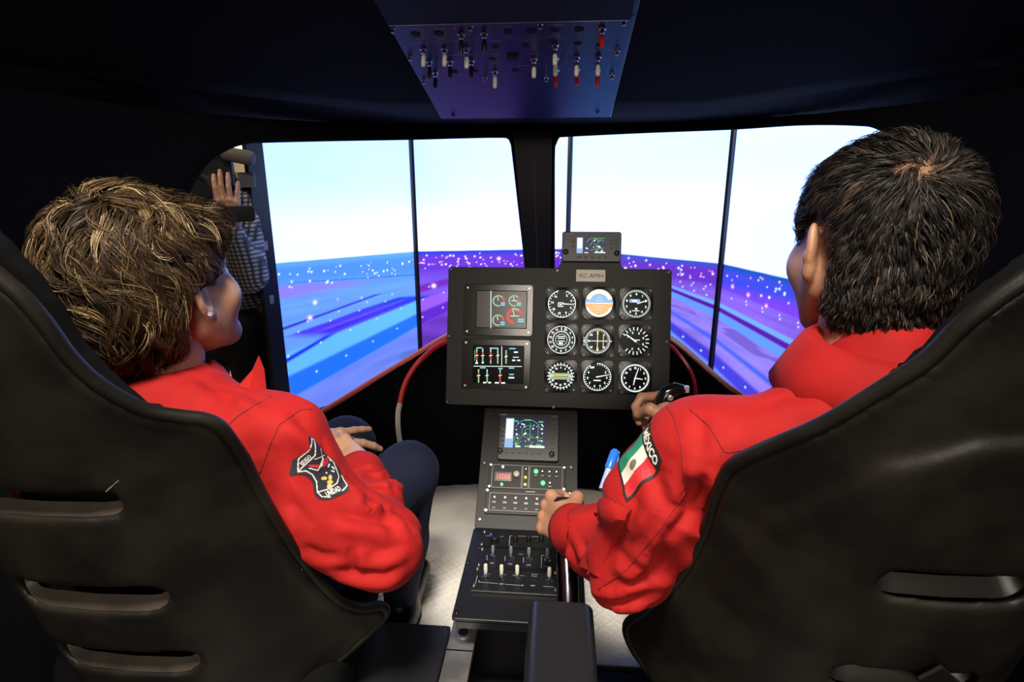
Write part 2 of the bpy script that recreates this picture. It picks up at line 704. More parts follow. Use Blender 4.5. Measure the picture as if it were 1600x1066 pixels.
WIN_L = [(826, 470), (824, 415), (815, 330), (805, 240), (802, 222), (795, 212), (780, 210), (720, 211), (645, 213), (520, 215), (420, 217),
         (385, 219), (355, 228), (325, 248), (303, 275), (288, 310), (280, 400), (285, 500), (310, 590), (350, 640), (400, 668), (450, 668),
         (500, 645), (590, 590), (640, 560), (695, 527), (760, 497), (800, 487), (820, 482)]
WIN_R = [(860, 470), (862, 415), (862, 330), (862, 240), (865, 222), (871, 211), (880, 209), (1000, 203), (1143, 197), (1250, 190), (1335, 190),
         (1375, 196), (1420, 225), (1450, 280), (1460, 400), (1440, 520), (1390, 600), (1310, 650), (1220, 650), (1140, 605), (1050, 530),
         (980, 500), (910, 488), (868, 482)]
wl3 = [shell_hit(*q) for q in WIN_L]
wr3 = [shell_hit(*q) for q in WIN_R]
wl2 = [(az(p), p[2]) for p in wl3]
wr2 = [(az(p), p[2]) for p in wr3]


def shell_sdf(p):
    x, y, z = p[:, 0], p[:, 1], p[:, 2]
    d = np.abs(shell_q(x, y, z)) - .011
    d = smax(d, z - 1.215, .01)
    d = np.maximum(d, .0 - z)
    d = np.maximum(d, .80 - y)
    th = np.arctan2(x - XC, y - .45)
    rad = np.hypot(x - XC, y - .45)
    for pl in (wl2, wr2):
        q = s_poly(th * 1.1, z, [(a * 1.1, b) for a, b in pl])
        d = smax(d, -q, .006)
    return d


sv, sf = sdf_mesh(shell_sdf, (XC - .97, .78, -.02), (XC + .97, 1.92, 1.24), .0115)
sv = relax(sv, sf, 3, .5)
tag(link('wall_front', np_mesh('wall_front', sv, sf, [M_FELT]), smooth='all'),
    'black felt lined nose shell of the cabin with two windscreen openings', kind='structure')

# red lip round the lower edge of each opening
def rim(name, pts3, label, m_, r=.0085):
    pts = [np.array(p) for p in pts3]
    fine = []
    for i in range(len(pts) - 1):
        for t in np.linspace(0, 1, 8, endpoint=False):
            k0, k1, k2, k3 = pts[max(i - 1, 0)], pts[i], pts[i + 1], pts[min(i + 2, len(pts) - 1)]
            fine.append(.5 * ((2 * k1) + (-k0 + k2) * t + (2 * k0 - 5 * k1 + 4 * k2 - k3) * t * t + (-k0 + 3 * k1 - 3 * k2 + k3) * t ** 3))
    fine.append(pts[-1])
    o = MB().tube(fine, r, 8).build(name, m=m_, smooth=True)
    return tag(o, label, kind='structure')


rim('trim_1', wl3[17:29], 'glossy red lip along the lower edge of the left windscreen opening', M_REDTRIM)
rim('trim_2', wr3[16:24], 'glossy red lip along the lower edge of the right windscreen opening', M_REDTRIM)

rim('trim_11', wl3[0:18], 'black edging of the left windscreen opening', M_FELT, .010)
rim('trim_12', wr3[0:17], 'black edging of the right windscreen opening', M_FELT, .010)

# inner hoop of the nose: red edging whose low end is white
def hoop(name, pix, ys, m_, label, r=.0075):
    pts = []
    for (x, y), Y in zip(pix, ys):
        rr = ray(x, y)
        pts.append(CAMPOS + rr * (Y / rr[1]))
    fine = []
    for i in range(len(pts) - 1):
        for t in np.linspace(0, 1, 6, endpoint=False):
            k0, k1, k2, k3 = pts[max(i - 1, 0)], pts[i], pts[i + 1], pts[min(i + 2, len(pts) - 1)]
            fine.append(.5 * ((2 * k1) + (-k0 + k2) * t + (2 * k0 - 5 * k1 + 4 * k2 - k3) * t * t + (-k0 + 3 * k1 - 3 * k2 + k3) * t ** 3))
    fine.append(pts[-1])
    return tag(MB().tube(fine, r, 8).build(name, m=m_, smooth=True), label, kind='structure')


hoop('trim_3', [(625, 630), (631, 605), (642, 582), (660, 560), (695, 535), (760, 520)], [1.50, 1.52, 1.54, 1.56, 1.60, 1.62], M_REDHOOP,
     'curved red edging of the nose recess left of the instrument panel')
hoop('trim_4', [(625, 692), (622, 668), (622, 645), (625, 630)], [1.47, 1.475, 1.49, 1.50], M_WHITETRIM,
     'white lower end of the red edging behind the woman\'s knee')
hoop('trim_5', [(990, 520), (1040, 535), (1062, 555), (1078, 578), (1086, 603), (1088, 640)], [1.62, 1.60, 1.57, 1.55, 1.52, 1.48], M_REDHOOP,
     'curved red edging of the nose recess right of the instrument panel', .005)

# -- roof: sloping felt panel with hook tape along its front edge, then a level header to the shell
def roof_z(y):
    return 1.222 + (1.42 - y) * .245


ro = MB()
edge = [(-1.12, 1.07), (-.86, 1.235), (-.40, 1.40), (.30, 1.415), (.72, 1.225), (1.0, 1.09)]
xs = np.linspace(-1.12, 1.0, 60)
ys_e = np.interp(xs, [e[0] for e in edge], [e[1] for e in edge])
NY = 14
for x, ye in zip(xs, ys_e):
    for k in range(NY):
        y = .50 + (ye - .50) * k / (NY - 1)
        ro.v.append((x, y, roof_z(y) - .05 * max(0, abs(x - XC) - .75)))
for i in range(len(xs) - 1):
    for k in range(NY - 1):
        a = i * NY + k
        ro.f.append((a, a + 1, a + NY + 1, a + NY))
        ro.m.append(0)
rf = ro.build('ceiling', m=M_FELT, smooth='all')
sol = rf.modifiers.new('thick', 'SOLIDIFY')
sol.thickness = .02
sol.offset = 1
tag(rf, 'sloping black felt roof of the cabin', kind='structure')
# header between roof edge and the top of the shell
hd = MB()
for x, ye in zip(xs, ys_e):
    t = min(1, abs(x - XC) / .9)
    yo = Y0 + .77 * max(0.0, 1 - t ** 2.3) ** (1 / 2.3) + .03
    hd.v.append((x, ye - .012, roof_z(ye) + .004 - .05 * max(0, abs(x - XC) - .75)))
    hd.v.append((x, max(yo, ye + .01), 1.205))
    hd.v.append((x, max(yo, ye + .01) + .02, 1.24))
for i in range(len(xs) - 1):
    for k in (0, 1):
        a = 3 * i + k
        hd.f.append((a, a + 1, a + 4, a + 3))
        hd.m.append(0)
h_o = hd.build('trim_6', m=M_FELT, smooth='all')
tag(h_o, 'black felt header over the windscreen openings', kind='structure')


def tape(pts, name, label):
    o = MB()
    for (x0, y0), (x1, y1) in zip(pts[:-1], pts[1:]):
        for t in (0, 1):
            x, y = x0 + (x1 - x0) * t, y0 + (y1 - y0) * t
            z = roof_z(y) - .05 * max(0, abs(x - XC) - .75) - .002
            yb = y - .075
            zb = roof_z(yb) - .05 * max(0, abs(x - XC) - .75) - .002
            o.v += [(x, yb, zb), (x, y, z)]
        b = len(o.v) - 4
        o.f.append((b, b + 1, b + 3, b + 2))
        o.m.append(0)
    ob = o.build(name, m=M_VELCRO)
    s_ = ob.modifiers.new('thick', 'SOLIDIFY')
    s_.thickness = .002
    return tag(ob, label, kind='structure')


tape([(-.85, 1.238), (-.62, 1.318), (-.40, 1.396)], 'trim_7', 'strip of dark hook tape along the left roof edge')
tape([(.125, 1.408), (.285, 1.412)], 'trim_8', 'short strip of dark hook tape beside the overhead panel')
tape([(.30, 1.41), (.50, 1.322), (.705, 1.23)], 'trim_9', 'strip of dark hook tape along the right roof edge')

tag(MB().tube([(x, ye + .001, roof_z(ye) - .001 - .05 * max(0, abs(x - XC) - .75)) for x, ye in zip(xs, ys_e)], .0022, 6).build('trim_13', m=mat('roof_edge_highlight', (.03, .03, .08), .25), smooth=True), 'thin bead added along the roof edge as its blue highlight line', kind='structure')  # added bead draws the blue highlight along the roof edge

# centre post between the windscreens
pt_ = MB()
top = [shell_hit(803, 205), shell_hit(862, 205)]
bot = [shell_hit(826, 470), shell_hit(860, 470)]
for (a, b), z in ((bot, .52), (top, 1.21)):
    for x in (a[0], b[0]):
        pt_.v.append((x, a[1] - .03, a[2]))
    for x in (b[0], a[0]):
        pt_.v.append((x, a[1] + .03, a[2]))
pt_.f = [(0, 1, 5, 4), (1, 2, 6, 5), (2, 3, 7, 6), (3, 0, 4, 7), (3, 2, 1, 0), (4, 5, 6, 7)]
pt_.m = [0] * 6
po = pt_.build('trim_10', m=mat('post_blue_black', (.008, .008, .014), .35))
tag(po, 'dark centre post between the two windscreen openings', kind='structure')
for fx in (.25, .72):
    a = np.array(bot[0]) * .78 + np.array(top[0]) * .22
    b = np.array(bot[1]) * .78 + np.array(top[1]) * .22
    q = a + (b - a) * fx
    MB().lathe([(.005, 0), (.005, .002), (.003, .0035)], 10, Matrix.Translation((q[0], a[1] - .03, q[2])) @ Matrix.Rotation(PI / 2, 4, 'X')).build('screw', po, m=M_SCREWD)
ps_ = MB()
for k in range(2):
    a = np.array(bot[0]) * .5 + np.array(bot[1]) * .5
    b = np.array(top[0]) * .5 + np.array(top[1]) * .5
    ps_.v += [tuple(a + (b - a) * t + np.array([s_ * .0025, -.0315, 0])) for t, s_ in ((.18, -1), (.18, 1), (1, 1), (1, -1))] if k == 0 else []
ps_.f = [(0, 1, 2, 3)]
ps_.m = [0]
ps_.build('seam_strip', po, m=mat('post_strip', (.03, .03, .06), .3))

# rear bulkheads either side so the cabin is closed below the windows
for sx, nm, lb in ((-1, 'wall_side_left', 'left'), (1, 'wall_side_right', 'right')):
    o = MB().box((XC + sx * .935, .55, .25), (.03, .92, .6)).build(nm, m=M_FELT)
    tag(o, 'black felt sill of the open %s doorway' % lb, kind='structure')

# ================================================================== DISPLAY SCREENS
TVC = [(-1.062, 2.031), (-.666, 2.608), (.034, 2.628), (.615, 2.238), (.911, 1.604)]
HZ = [.762, .745, .761, .753, .735]
TZ0, TZ1 = .13, 1.375
M_SCREEN = mat('screen_image', (0, 0, 0), .25, emit=1.0, attr='Col')
EYE = np.array([-.08, .55])


def lerp(a, b, t):
    return a + (b - a) * t[..., None] if hasattr(t, 'shape') else a + (b - a) * t


def band(x, a, b, s):
    return np.clip((x - a) / s + .5, 0, 1) * np.clip((b - x) / s + .5, 0, 1)


def lin(r, g, b):
    c = np.array([r, g, b], float) / 255
    return np.where(c <= .04045, c / 12.92, ((c + .055) / 1.055) ** 2.4)


def screen_colour(i, s_, z, xw, yw):
    """the simulated airfield shown on display i"""
    hz = HZ[i] + (HZ[i + 1] - HZ[i]) * s_
    e = hz - z                                     # below the horizon
    dist = np.hypot(xw - EYE[0], yw - EYE[1])
    az_ = np.arctan2(xw - EYE[0] - .12, yw - EYE[1])
    down = np.maximum(e, .002) / dist
    Yg = 1.0 / down * np.cos(az_)
    Xg = 1.0 / down * np.sin(az_)
    p = np.stack([Xg * .6, Yg * .12, Xg * 0], -1)
    n1 = VN(p + 3, .9)
    n2 = VN(p * 3 + 9, 1.7)
    n3 = VN(np.stack([Xg * 2.0, Yg * .7, Xg * 0], -1), 2.1)
    # sky
    zz = np.clip((z - hz) / .5, 0, 1)
    glow = np.exp(-((az_ + .45) / .55) ** 2) * np.exp(-(zz / .35) ** 2) + np.exp(-((az_ - .3) / .6) ** 2) * np.exp(-(zz / .7) ** 2)
    glow = np.clip(glow + .25 * (n1 * 0 + VN(np.stack([xw * 3, yw * 3, z * 6], -1), 1.0) - .5), 0, 1.2)
    top = np.array([.42, .74, 2.0]) + np.clip((az_ + .8) / .9, 0, 1)[..., None] * np.array([.14, .14, -.1])
    sky = top * (1 - glow[..., None]) + np.array([.74, .98, 1.8]) * glow[..., None]
    if i >= 2:
        sky = sky * np.array([.96, 1.03, 1.0])
    # ground base tones
    lefty = np.clip((-.30 - az_) / .03, 0, 1)[..., None] if i == 0 else 0.0 * Xg[..., None]
    spots = np.clip((n3 - .62) / .12, 0, 1)[..., None] * np.clip((VN(p * 1.4 + 4, 2.3) - .45) / .2, 0, 1)[..., None]
    if i == 0:
        g = lin(104, 158, 250) * (.86 + .24 * n2[..., None])
    elif i == 1:
        g = lin(126, 88, 222) * (.75 + .45 * n2[..., None])
    else:
        g = lin(132, 96, 220) * (.78 + .42 * n2[..., None])

    # bands radiating from the vanishing point (runways and taxiways in plan)
    def lay(x0, x1, col, soft=.05, amt=1.0, y0=0.0, y1=1e6, X=None):
        nonlocal g
        b_ = (band(Xg if X is None else X, x0, x1, soft + .008 * Yg) * band(Yg, y0, y1, .5) * amt)[..., None]
        g = g * (1 - b_) + col * b_
    if i <= 1:
        pu = i == 1
        Xs = Xg + .11 * (Yg - 5.6)
        lay(-4.24, -4.08, lin(52, 34, 186), .05, .95, 0, 10.6, Xs)
        lay(-3.0, -2.36, lin(150, 92, 235) if pu else lin(98, 184, 255), .05)
        lay(-2.80, -2.70, lin(30, 46, 222), .03, 1, 0, 5.3, Xg + .2 * (Yg - 3.7))
        ap = band(Xg, -3.82 + .15 * n2, -3.02, .12) * band(Yg, 5.1, 9.6, .5)
        ap = ap[..., None]
        ac = lin(72, 54, 220) * (1 - np.clip((Yg - 7) / 2.5, 0, 1))[..., None] + lin(30, 66, 225) * np.clip((Yg - 7) / 2.5, 0, 1)[..., None]
        g = g * (1 - ap) + ac * (.8 + .4 * n1[..., None]) * ap
        lay(-3.42, -3.36, lin(112, 100, 240), .03, .8, 5.4, 9)
        lay(-3.25, -3.18, lin(44, 22, 180), .03, .8, 5.4, 9)
        lay(-2.36, -1.94, lin(96, 42, 190) if pu else lin(34, 112, 245), .05)
        gr = band(Xg, -1.94, 0.4, .06)[..., None]
        grass = (lin(108, 132, 232) * (.78 + .5 * n3[..., None]) if not pu else lin(112, 58, 190) * (.45 + .9 * n3[..., None]))
        grass = grass * (1 - spots * .65) + lin(58, 84, 120) * spots * .65
        g = g * (1 - gr) + grass * gr
        if not pu:
            m_ = (band(Yg, 10.5, 17, 1.5) * band(Xg, -16, -7.5, 2) * .75)[..., None]
            g = g * (1 - m_) + lin(150, 112, 235) * m_
            m_ = (band(Yg, 18.0, 19.2, .4) * band(Xg, -13, -5, 2) * .8)[..., None]
            g = g * (1 - m_) + lin(34, 96, 205) * m_
        else:
            lay(-4.3, -3.5, lin(116, 26, 170), .1, .8, 8.5, 16)
    else:
        gr = band(Xg, 1.66, 2.75, .06)[..., None]
        gc = lin(140, 122, 232) * (.75 + .5 * n3[..., None])
        g = g * (1 - gr) + (gc * (1 - spots * .6) + lin(72, 48, 130) * spots * .6) * gr
        lay(3.55, 3.92, lin(112, 166, 255), .05)
        lay(3.20, 3.52, lin(74, 24, 150), .05)
        lay(2.74, 3.16, lin(92, 150, 255), .05)
        lay(1.90, 2.02, lin(64, 96, 240), .04)
        lay(1.44, 1.66, lin(62, 60, 205), .04)
        lay(-1.0, 1.43, lin(78, 158, 255), .03)
        lay(1.05, 1.2, lin(60, 110, 235), .04)
        lay(6.3, 60, lin(122, 46, 225), .3, .8)
    # far ground towards the horizon
    far = np.clip((Yg - 13) / 12, 0, 1)[..., None]
    fc = {0: lin(70, 138, 238), 1: lin(96, 46, 196), 2: lin(92, 46, 180), 3: lin(30, 70, 205)}[i]
    g = g * (1 - far * .85) + fc * far * .85
    rim_ = np.clip((.030 - e) / .02, 0, 1)[..., None]
    g = g * (1 - rim_) + {0: lin(92, 158, 246), 1: lin(44, 60, 200), 2: lin(62, 74, 190), 3: lin(20, 74, 175)}[i] * rim_
    m_ = np.clip(e / .004 + .5, 0, 1)[..., None]
    return sky * (1 - m_) + g * m_ * .95


lights2d = []
for i in range(4):
    L = []
    r_ = np.random.default_rng(40 + i)
    for k in range((46, 80, 40, 30)[i]):              # town lights near the horizon
        L.append((r_.random(), (.030 if i == 0 else .014) + .07 * r_.random() ** 1.2, .0018 + .0026 * r_.random(), (1.5, 1.35, 1.3) if r_.random() < .6 else (1.4, .75, .8) if i == 1 else (.9, 1.2, 1.5)))
    if i >= 1:
        for k in range(14):
            L.append((r_.random(), .02 + .05 * r_.random(), .002 + .002 * r_.random(), (1.6, .6, .5)))
    lights2d.append(L)
for i, bigs in enumerate([[(.23, .169, .009, (1.1, .95, 1.1)), (.19, .228, .010, (1.2, .85, 1.0)), (.38, .17, .005, (.9, .35, .6)), (.55, .179, .005, (1.1, .6, .9))],
                          [(.11, .163, .010, (1.4, 1.0, .9)), (.55, .04, .007, (1.5, 1.2, 1.0))],
                          [(.66, .09, .007, (1.5, .8, .6)), (.42, .06, .006, (1.5, .9, .8))],
                          [(.10, .075, .007, (1.5, .6, .5)), (.22, .09, .007, (1.5, .7, .8)), (.35, .11, .006, (1.6, .7, .5))]]):
    lights2d[i] += bigs
# rows of edge lights along the runways
ROWS = {0: [(-4.3, 9), (-2.98, 9), (-3.85, 8), (-2.25, 9)], 1: [(-2.98, 12), (-2.2, 10), (-3.9, 10)], 2: [(1.5, 8), (4.2, 18), (5.0, 20), (5.6, 20), (6.4, 20)], 3: [(1.52, 8), (5.0, 16), (5.5, 16)]}
TV_LABEL = ['leftmost upright display screen showing blue airfield, beside the cameraman',
            'upright display screen showing purple town lights, just left of the centre post',
            'upright display screen showing runways, just right of the centre post',
            'rightmost upright display screen, partly behind the man\'s head']
for i in range(4):
    a, b = np.array(TVC[i]), np.array(TVC[i + 1])
    dx = (b - a) / np.linalg.norm(b - a)
    W = np.linalg.norm(b - a)
    nrm = np.array([dx[1], -dx[0]])                # towards the cabin
    M = frame((*((a + b) / 2), TZ0), (*dx, 0), (0, 0, 1))
    t = thing('display_screen', TV_LABEL[i], 'screen', M, 'upright displays around the cabin nose')
    H = TZ1 - TZ0
    bz = .011
    fr = MB()
    ml = .06 if i == 0 else bz
    for x0, x1, y0, y1 in ((-W / 2 - (ml - bz), -W / 2 + bz, 0, H), (W / 2 - bz, W / 2 - .001, 0, H), (-W / 2 + bz, W / 2 - bz, 0, .014), (-W / 2 + bz, W / 2 - bz, H - .014, H)):
        fr.box(((x0 + x1) / 2, (y0 + y1) / 2, -.012), (x1 - x0, y1 - y0, .03))
    fr.build('bezel', t, m=M_BEZEL)
    MB().box((0, H / 2, -.045), (W - .03, H - .03, .045)).build('back_cover', t, m=M_MATTE)
    MB().box((0, -.17, -.05), (.12, .42, .05)).box((0, -.42 + .03, -.06), (.30, .03, .24)).build('stand', t, m=M_MATTE)
    if i == 0:
        for zz in (.70, .50):
            MB().prism(rrect(-W / 2 - .022, zz, .018, .034, .004), .003, .007, .0015).build('latch', t, m=M_ALU)
    nx = 200
    zs = np.concatenate([np.arange(.014, .64, .0032), np.linspace(.645, H - .014, 26)])
    ss = np.linspace(bz / W, 1 - bz / W, nx)
    gs, gz = np.meshgrid(ss, zs + TZ0, indexing='ij')
    xw = a[0] + (b[0] - a[0]) * gs
    yw = a[1] + (b[1] - a[1]) * gs
    c = screen_colour(i, gs, gz, xw, yw)
    hz = HZ[i] + (HZ[i + 1] - HZ[i]) * gs
    dots = list(lights2d[i])
    for X, n_ in ROWS[i]:
        for k in range(n_):
            Yg = 3.0 * (1.17 if abs(X) < 4.1 or X < 0 else 1.105) ** k
            ang = math.atan2(X, Yg)
            d_ = np.array([math.sin(ang), math.cos(ang)])
            e0 = EYE + np.array([.12, 0])
            # ray from the eye to this screen
            A2 = np.array([[d_[0], -(b - a)[0]], [d_[1], -(b - a)[1]]])
            if abs(np.linalg.det(A2)) < 1e-6:
                continue
            r_, s0 = np.linalg.solve(A2, a - e0)
            if r_ > 0 and .02 < s0 < .98:
                rr = math.hypot(X, Yg)
                dots.append((s0, r_ / rr, .0026 + .0020 * 3 / Yg, (.85, 1.1, 1.5)))
    for s0, e0_, r0, cc in dots:
        dd = ((gs - s0) * W) ** 2 + ((hz - gz) - e0_) ** 2
        k = np.exp(-dd / (r0 * r0) * 1.2)[..., None]
        c = c * (1 - k) + np.array(cc) * k
    vs = np.stack([(gs - .5) * W, gz - TZ0, np.full_like(gs, -.0035)], -1).reshape(-1, 3)
    ii = np.arange(nx * len(zs)).reshape(nx, len(zs))
    q = np.stack([ii[:-1, :-1], ii[1:, :-1], ii[1:, 1:], ii[:-1, 1:]], -1).reshape(-1, 4)
    link('screen_picture', np_mesh('screen_picture', vs, q, [M_SCREEN], c.reshape(-1, 3)), t)


# ================================================================== COCKPIT FITTINGS
def on(M, px, py):
    """local (x, y) on the plane of frame M of a point measured on the photograph"""
    Mi = np.array(M.inverted())
    o = Mi @ np.array([*CAMPOS, 1])
    r = Mi[:3, :3] @ ray(px, py)
    t = -o[2] / r[2]
    return float(o[0] + r[0] * t), float(o[1] + r[1] * t)


def screw(parent, x, y, z, m_=None, r=.0042):
    key = 'scr%g' % r
    if key not in _txt:
        mb = MB()
        mb.lathe([(r, 0), (r, r * .45), (r * .75, r * .75), (r * .42, r * .75), (r * .42, r * .3)], 10)
        _txt[key] = {}
    d = _txt[key]
    m_ = m_ or M_SCREW
    if m_.name not in d:
        mb = MB()
        mb.lathe([(r, 0), (r, r * .45), (r * .75, r * .75), (r * .42, r * .75), (r * .42, r * .3)], 10)
        mb.use(m_)
        mb.m = [0] * len(mb.f)
        d[m_.name] = mb.mesh('screw')
    o = bpy.data.objects.new('screw', d[m_.name])
    COL.objects.link(o)
    o.parent = parent
    o.location = (x, y, z)
    return o


# ---- instrument panel
MP = frame((-.286, 1.449, .842), (1, 0, 0), (0, .267, .963))
pw, ph = .566, .355
ip = thing('instrument_panel', 'dark grey instrument panel plate holding nine round dials and two displays', 'panel', MP)
out = [(0.006, -ph), (pw - .006, -ph), (pw, -ph + .006), (pw, -.006), (pw - .006, 0)]
for k in range(7):
    a = k / 6
    out.append((.452 - .012 * math.sin(a * PI / 2), .012 * (1 - math.cos(a * PI / 2))))
out += [(.440, .016), (.287, .016)]
for k in range(7):
    a = 1 - k / 6
    out.append((.275 + .012 * math.sin(a * PI / 2), .012 * (1 - math.cos(a * PI / 2))))
out += [(.006, 0), (0, -.006), (0, -ph + .006)]
MB().prism(out, -.005, 0, .0012).build('plate', ip, m=M_PANEL)
MB().box((pw / 2, -ph / 2, -.065), (pw - .05, ph - .05, .12)).build('housing', ip, m=M_MATTE)
for q in [(705, 421), (1044, 426), (702, 525), (1041, 534), (699, 628), (865, 636), (871, 423)]:
    screw(ip, *on(MP, *q), 0, M_SCREWD, .0045)
np_ = MB()
x0, y0 = on(MP, 900, 440)
x1, y1 = on(MP, 946, 422)
np_.prism(rrect((x0 + x1) / 2, (y0 + y1) / 2, x1 - x0, y1 - y0, .0015), 0, .002, .0004)
pl = np_.build('name_plate', ip, m=mat('plate_ivory', (.95, .86, .74), .4))
tm = MB()
put_text(tm, 'XC-AMH', .0155, (x0 + x1) / 2, (y0 + y1) / 2, .0023, .0, width=(x1 - x0) * .84)
tm.build('lettering', pl, m=mat('ink_brown', (.06, .05, .06), .6))


# ---- round gauges
def digit_block(mb, cx, cy, wd, hg, z):
    mb.flat(rect(cx - wd / 2, cy - hg / 2, cx + wd / 2, cy + hg / 2), z)


def ticks(mb, r0, r1, n_, w_, z, a0=0., a1=360., skip=None):
    for k in range(n_):
        a = math.radians(a0 + (a1 - a0) * k / n_)
        d = (math.sin(a), math.cos(a))
        mb.flat(bar2((d[0] * r0, d[1] * r0), (d[0] * r1, d[1] * r1), w_), z)


def ring(mb, r0, r1, z, a0=0., a1=360., n_=36):
    for q in arc2(0, 0, r0, r1, 90 - a0, 90 - a1, n_):
        mb.flat(q, z)


def needle(mb, ang, r0, r1, w_, z, w2=None):
    a = math.radians(ang)
    d = (math.sin(a), math.cos(a))
    mb.flat(bar2((d[0] * r0, d[1] * r0), (d[0] * r1, d[1] * r1), w_, w2), z)


def numbers(mb, r, n_, z, a0=0, a1=360, size=.0062, start=0, step=1):
    for k in range(n_):
        a = math.radians(a0 + (a1 - a0) * k / n_)
        put_text(mb, str(start + k * step), size, math.sin(a) * r, math.cos(a) * r, z, .0004)


R_D = .0352
BZ_POLY = rrect(0, 0, .083, .083, .011)


def gauge(px, py, label, knobs, draw):
    x, y = on(MP, px, py)
    M = MP @ Matrix.Translation((x, y, 0))
    t = thing('gauge', label, 'gauge', M, 'round flight dials on the instrument panel')
    # bezel with a round opening
    b = MB()
    n_ = 40
    oc = circ(0, 0, R_D + .0012, n_)
    oo = []
    for cx, cy in oc:                                  # matching ring on the rounded square
        a = math.atan2(cy, cx)
        lo_, hi_ = .03, .07
        for _ in range(24):
            mid = (lo_ + hi_) / 2
            qx, qy = abs(mid * math.cos(a)), abs(mid * math.sin(a))
            h_ = .0415 - .011
            dx, dy = max(qx - h_, 0), max(qy - h_, 0)
            if math.hypot(dx, dy) < .011 and max(qx, qy) < .0415:
                lo_ = mid
            else:
                hi_ = mid
        oo.append((lo_ * math.cos(a), lo_ * math.sin(a)))
    vs = [(p[0], p[1], 0) for p in oo] + [(p[0], p[1], .006) for p in oo] + [(p[0] * 1.02, p[1] * 1.02, .007) for p in oc] + [(p[0], p[1], .002) for p in oc]
    fs = [(k * n_ + i, k * n_ + (i + 1) % n_, (k + 1) * n_ + (i + 1) % n_, (k + 1) * n_ + i) for k in range(3) for i in range(n_)]
    b.add(vs, fs).build('bezel', t, m=M_BEZEL)
    face = MB().flat(circ(0, 0, R_D + .001, 40), .0022).build('dial_face', t, m=M_FACE)
    for sx in (-1, 1):
        for sy in (-1, 1):
            if not any(k == (sx, sy) for k in knobs):
                screw(t, sx * .0335, sy * .0335, .0062, M_SCREWD, .0036)
    for sx, sy in knobs:
        MB().lathe([(.0065, 0), (.0065, .009), (.0055, .0105), (.002, .0105)], 14, Matrix.Translation((sx * .0345, sy * .0345, .006))).build('knob', t, m=M_KNOB, smooth=True)
    mk, nd = MB(), MB()
    draw(mk, nd)
    if mk.f:
        mk.build('markings', face)
    if nd.f:
        nd.build('needle', face)
    return t


Z1, Z2, Z3 = .0026, .0029, .0032


def g_airspeed(m, n):
    m.use(E_WHITE)
    ring(m, .0335, .0352, Z1, 20, 345)
    ticks(m, .029, .0345, 24, .0014, Z1, 20, 350)
    numbers(m, .0245, 8, Z1, 30, 360, .0072, 2, 2)
    for q in (rect(-.010, .0012, .004, .0035), rect(-.010, -.0075, .004, -.0052), rect(-.010, -.0075, -.008, .0035), rect(-.006, -.0035, .0, -.0005)):
        m.flat(q, Z1)
    n.use(E_WHITE)
    needle(n, 92, .002, .030, .0030, Z2, .0016)


def g_attitude(m, n):
    m.use(E_ORANGE).flat([p for p in circ(0, 0, .0345, 40) if p[1] <= .0006], Z1)
    m.use(E_SKYB).flat([p for p in circ(0, 0, .0345, 40) if p[1] >= -.0006], Z1)
    m.use(E_PALE)
    for q in arc2(0, 0, .024, .035, 20, 160, 24):
        m.flat(q, Z2)
    for q in arc2(0, 0, .029, .035, 200, 340, 20):
        m.flat(q, Z2)
    for y_, w_ in ((.014, .006), (.007, .010), (-.008, .010), (-.015, .006)):
        m.flat(rect(-w_, y_ - .0005, w_, y_ + .0005), Z2)
    n.use(E_WHITE)
    n.flat(rect(-.034, -.0009, .034, .0009), Z3)
    n.use(M_FACE)
    n.flat(circ(0, -.028, .0014, 8), Z3)


def g_altimeter(m, n):
    m.use(E_WHITE)
    ticks(m, .0300, .0352, 50, .0016, Z1)
    numbers(m, .0245, 10, Z1, 0, 360, .0078)
    m.use(E_BLUE).flat(rect(-.017, .003, .009, .0115), Z1)
    m.use(E_WHITE)
    put_text(m, '800', .0075, -.004, .0072, Z2, .0005)
    put_text(m, '29', .006, .000, -.0125, Z1, .0004)
    m.flat(rect(-.010, -.0185, .008, -.0165), Z1)
    n.use(E_WHITE)
    needle(n, 72, .002, .028, .0028, Z3, .0018)


def g_torque(m, n):
    m.use(E_WHITE)
    ring(m, .0335, .0352, Z1, 5, 355)
    numbers(m, .0285, 14, Z1, 0, 360, .0068, 1, 1)
    ring(m, .0200, .0214, Z1)
    ticks(m, .0214, .0240, 30, .0012, Z1)
    ring(m, .0140, .0150, Z1)
    for y_ in (.008, .0035, -.0035):
        m.flat(rect(-.009, y_ - .001, .009, y_ + .001), Z1)
    m.flat(rect(-.006, -.012, .004, -.0065), Z1)
    n.use(E_WHITE)
    needle(n, 0, .024, .0352, .002, Z2)
    needle(n, 18, .024, .033, .002, Z2)


def g_hsi(m, n):
    m.use(E_WHITE)
    ring(m, .0300, .0312, Z1)
    ticks(m, .0250, .0300, 36, .0013, Z1)
    numbers(m, .0220, 8, Z1, 0, 360, .0064, 3, 3)
    m.flat(rect(-.019, -.0008, .019, .0008), Z1)
    m.flat(rect(-.0008, -.026, .0008, .026), Z1)
    for s in (-1, 1):
        m.flat(bar2((s * .031, 0), (s * .036, 0), .002), Z1)
    for k in range(4):
        m.flat(rect(-.0352, -.012 + k * .006, -.0325, -.009 + k * .006), Z1)
    m.use(E_YEL)
    m.flat(rect(-.002, .016, .002, .026), Z2)
    m.flat(rect(-.002, -.024, .002, -.016), Z2)
    m.flat(rect(.0135, -.016, .0155, .016), Z2)
    n.use(E_ORANGE)
    n.flat(circ(0, 0, .0030, 10), Z3)


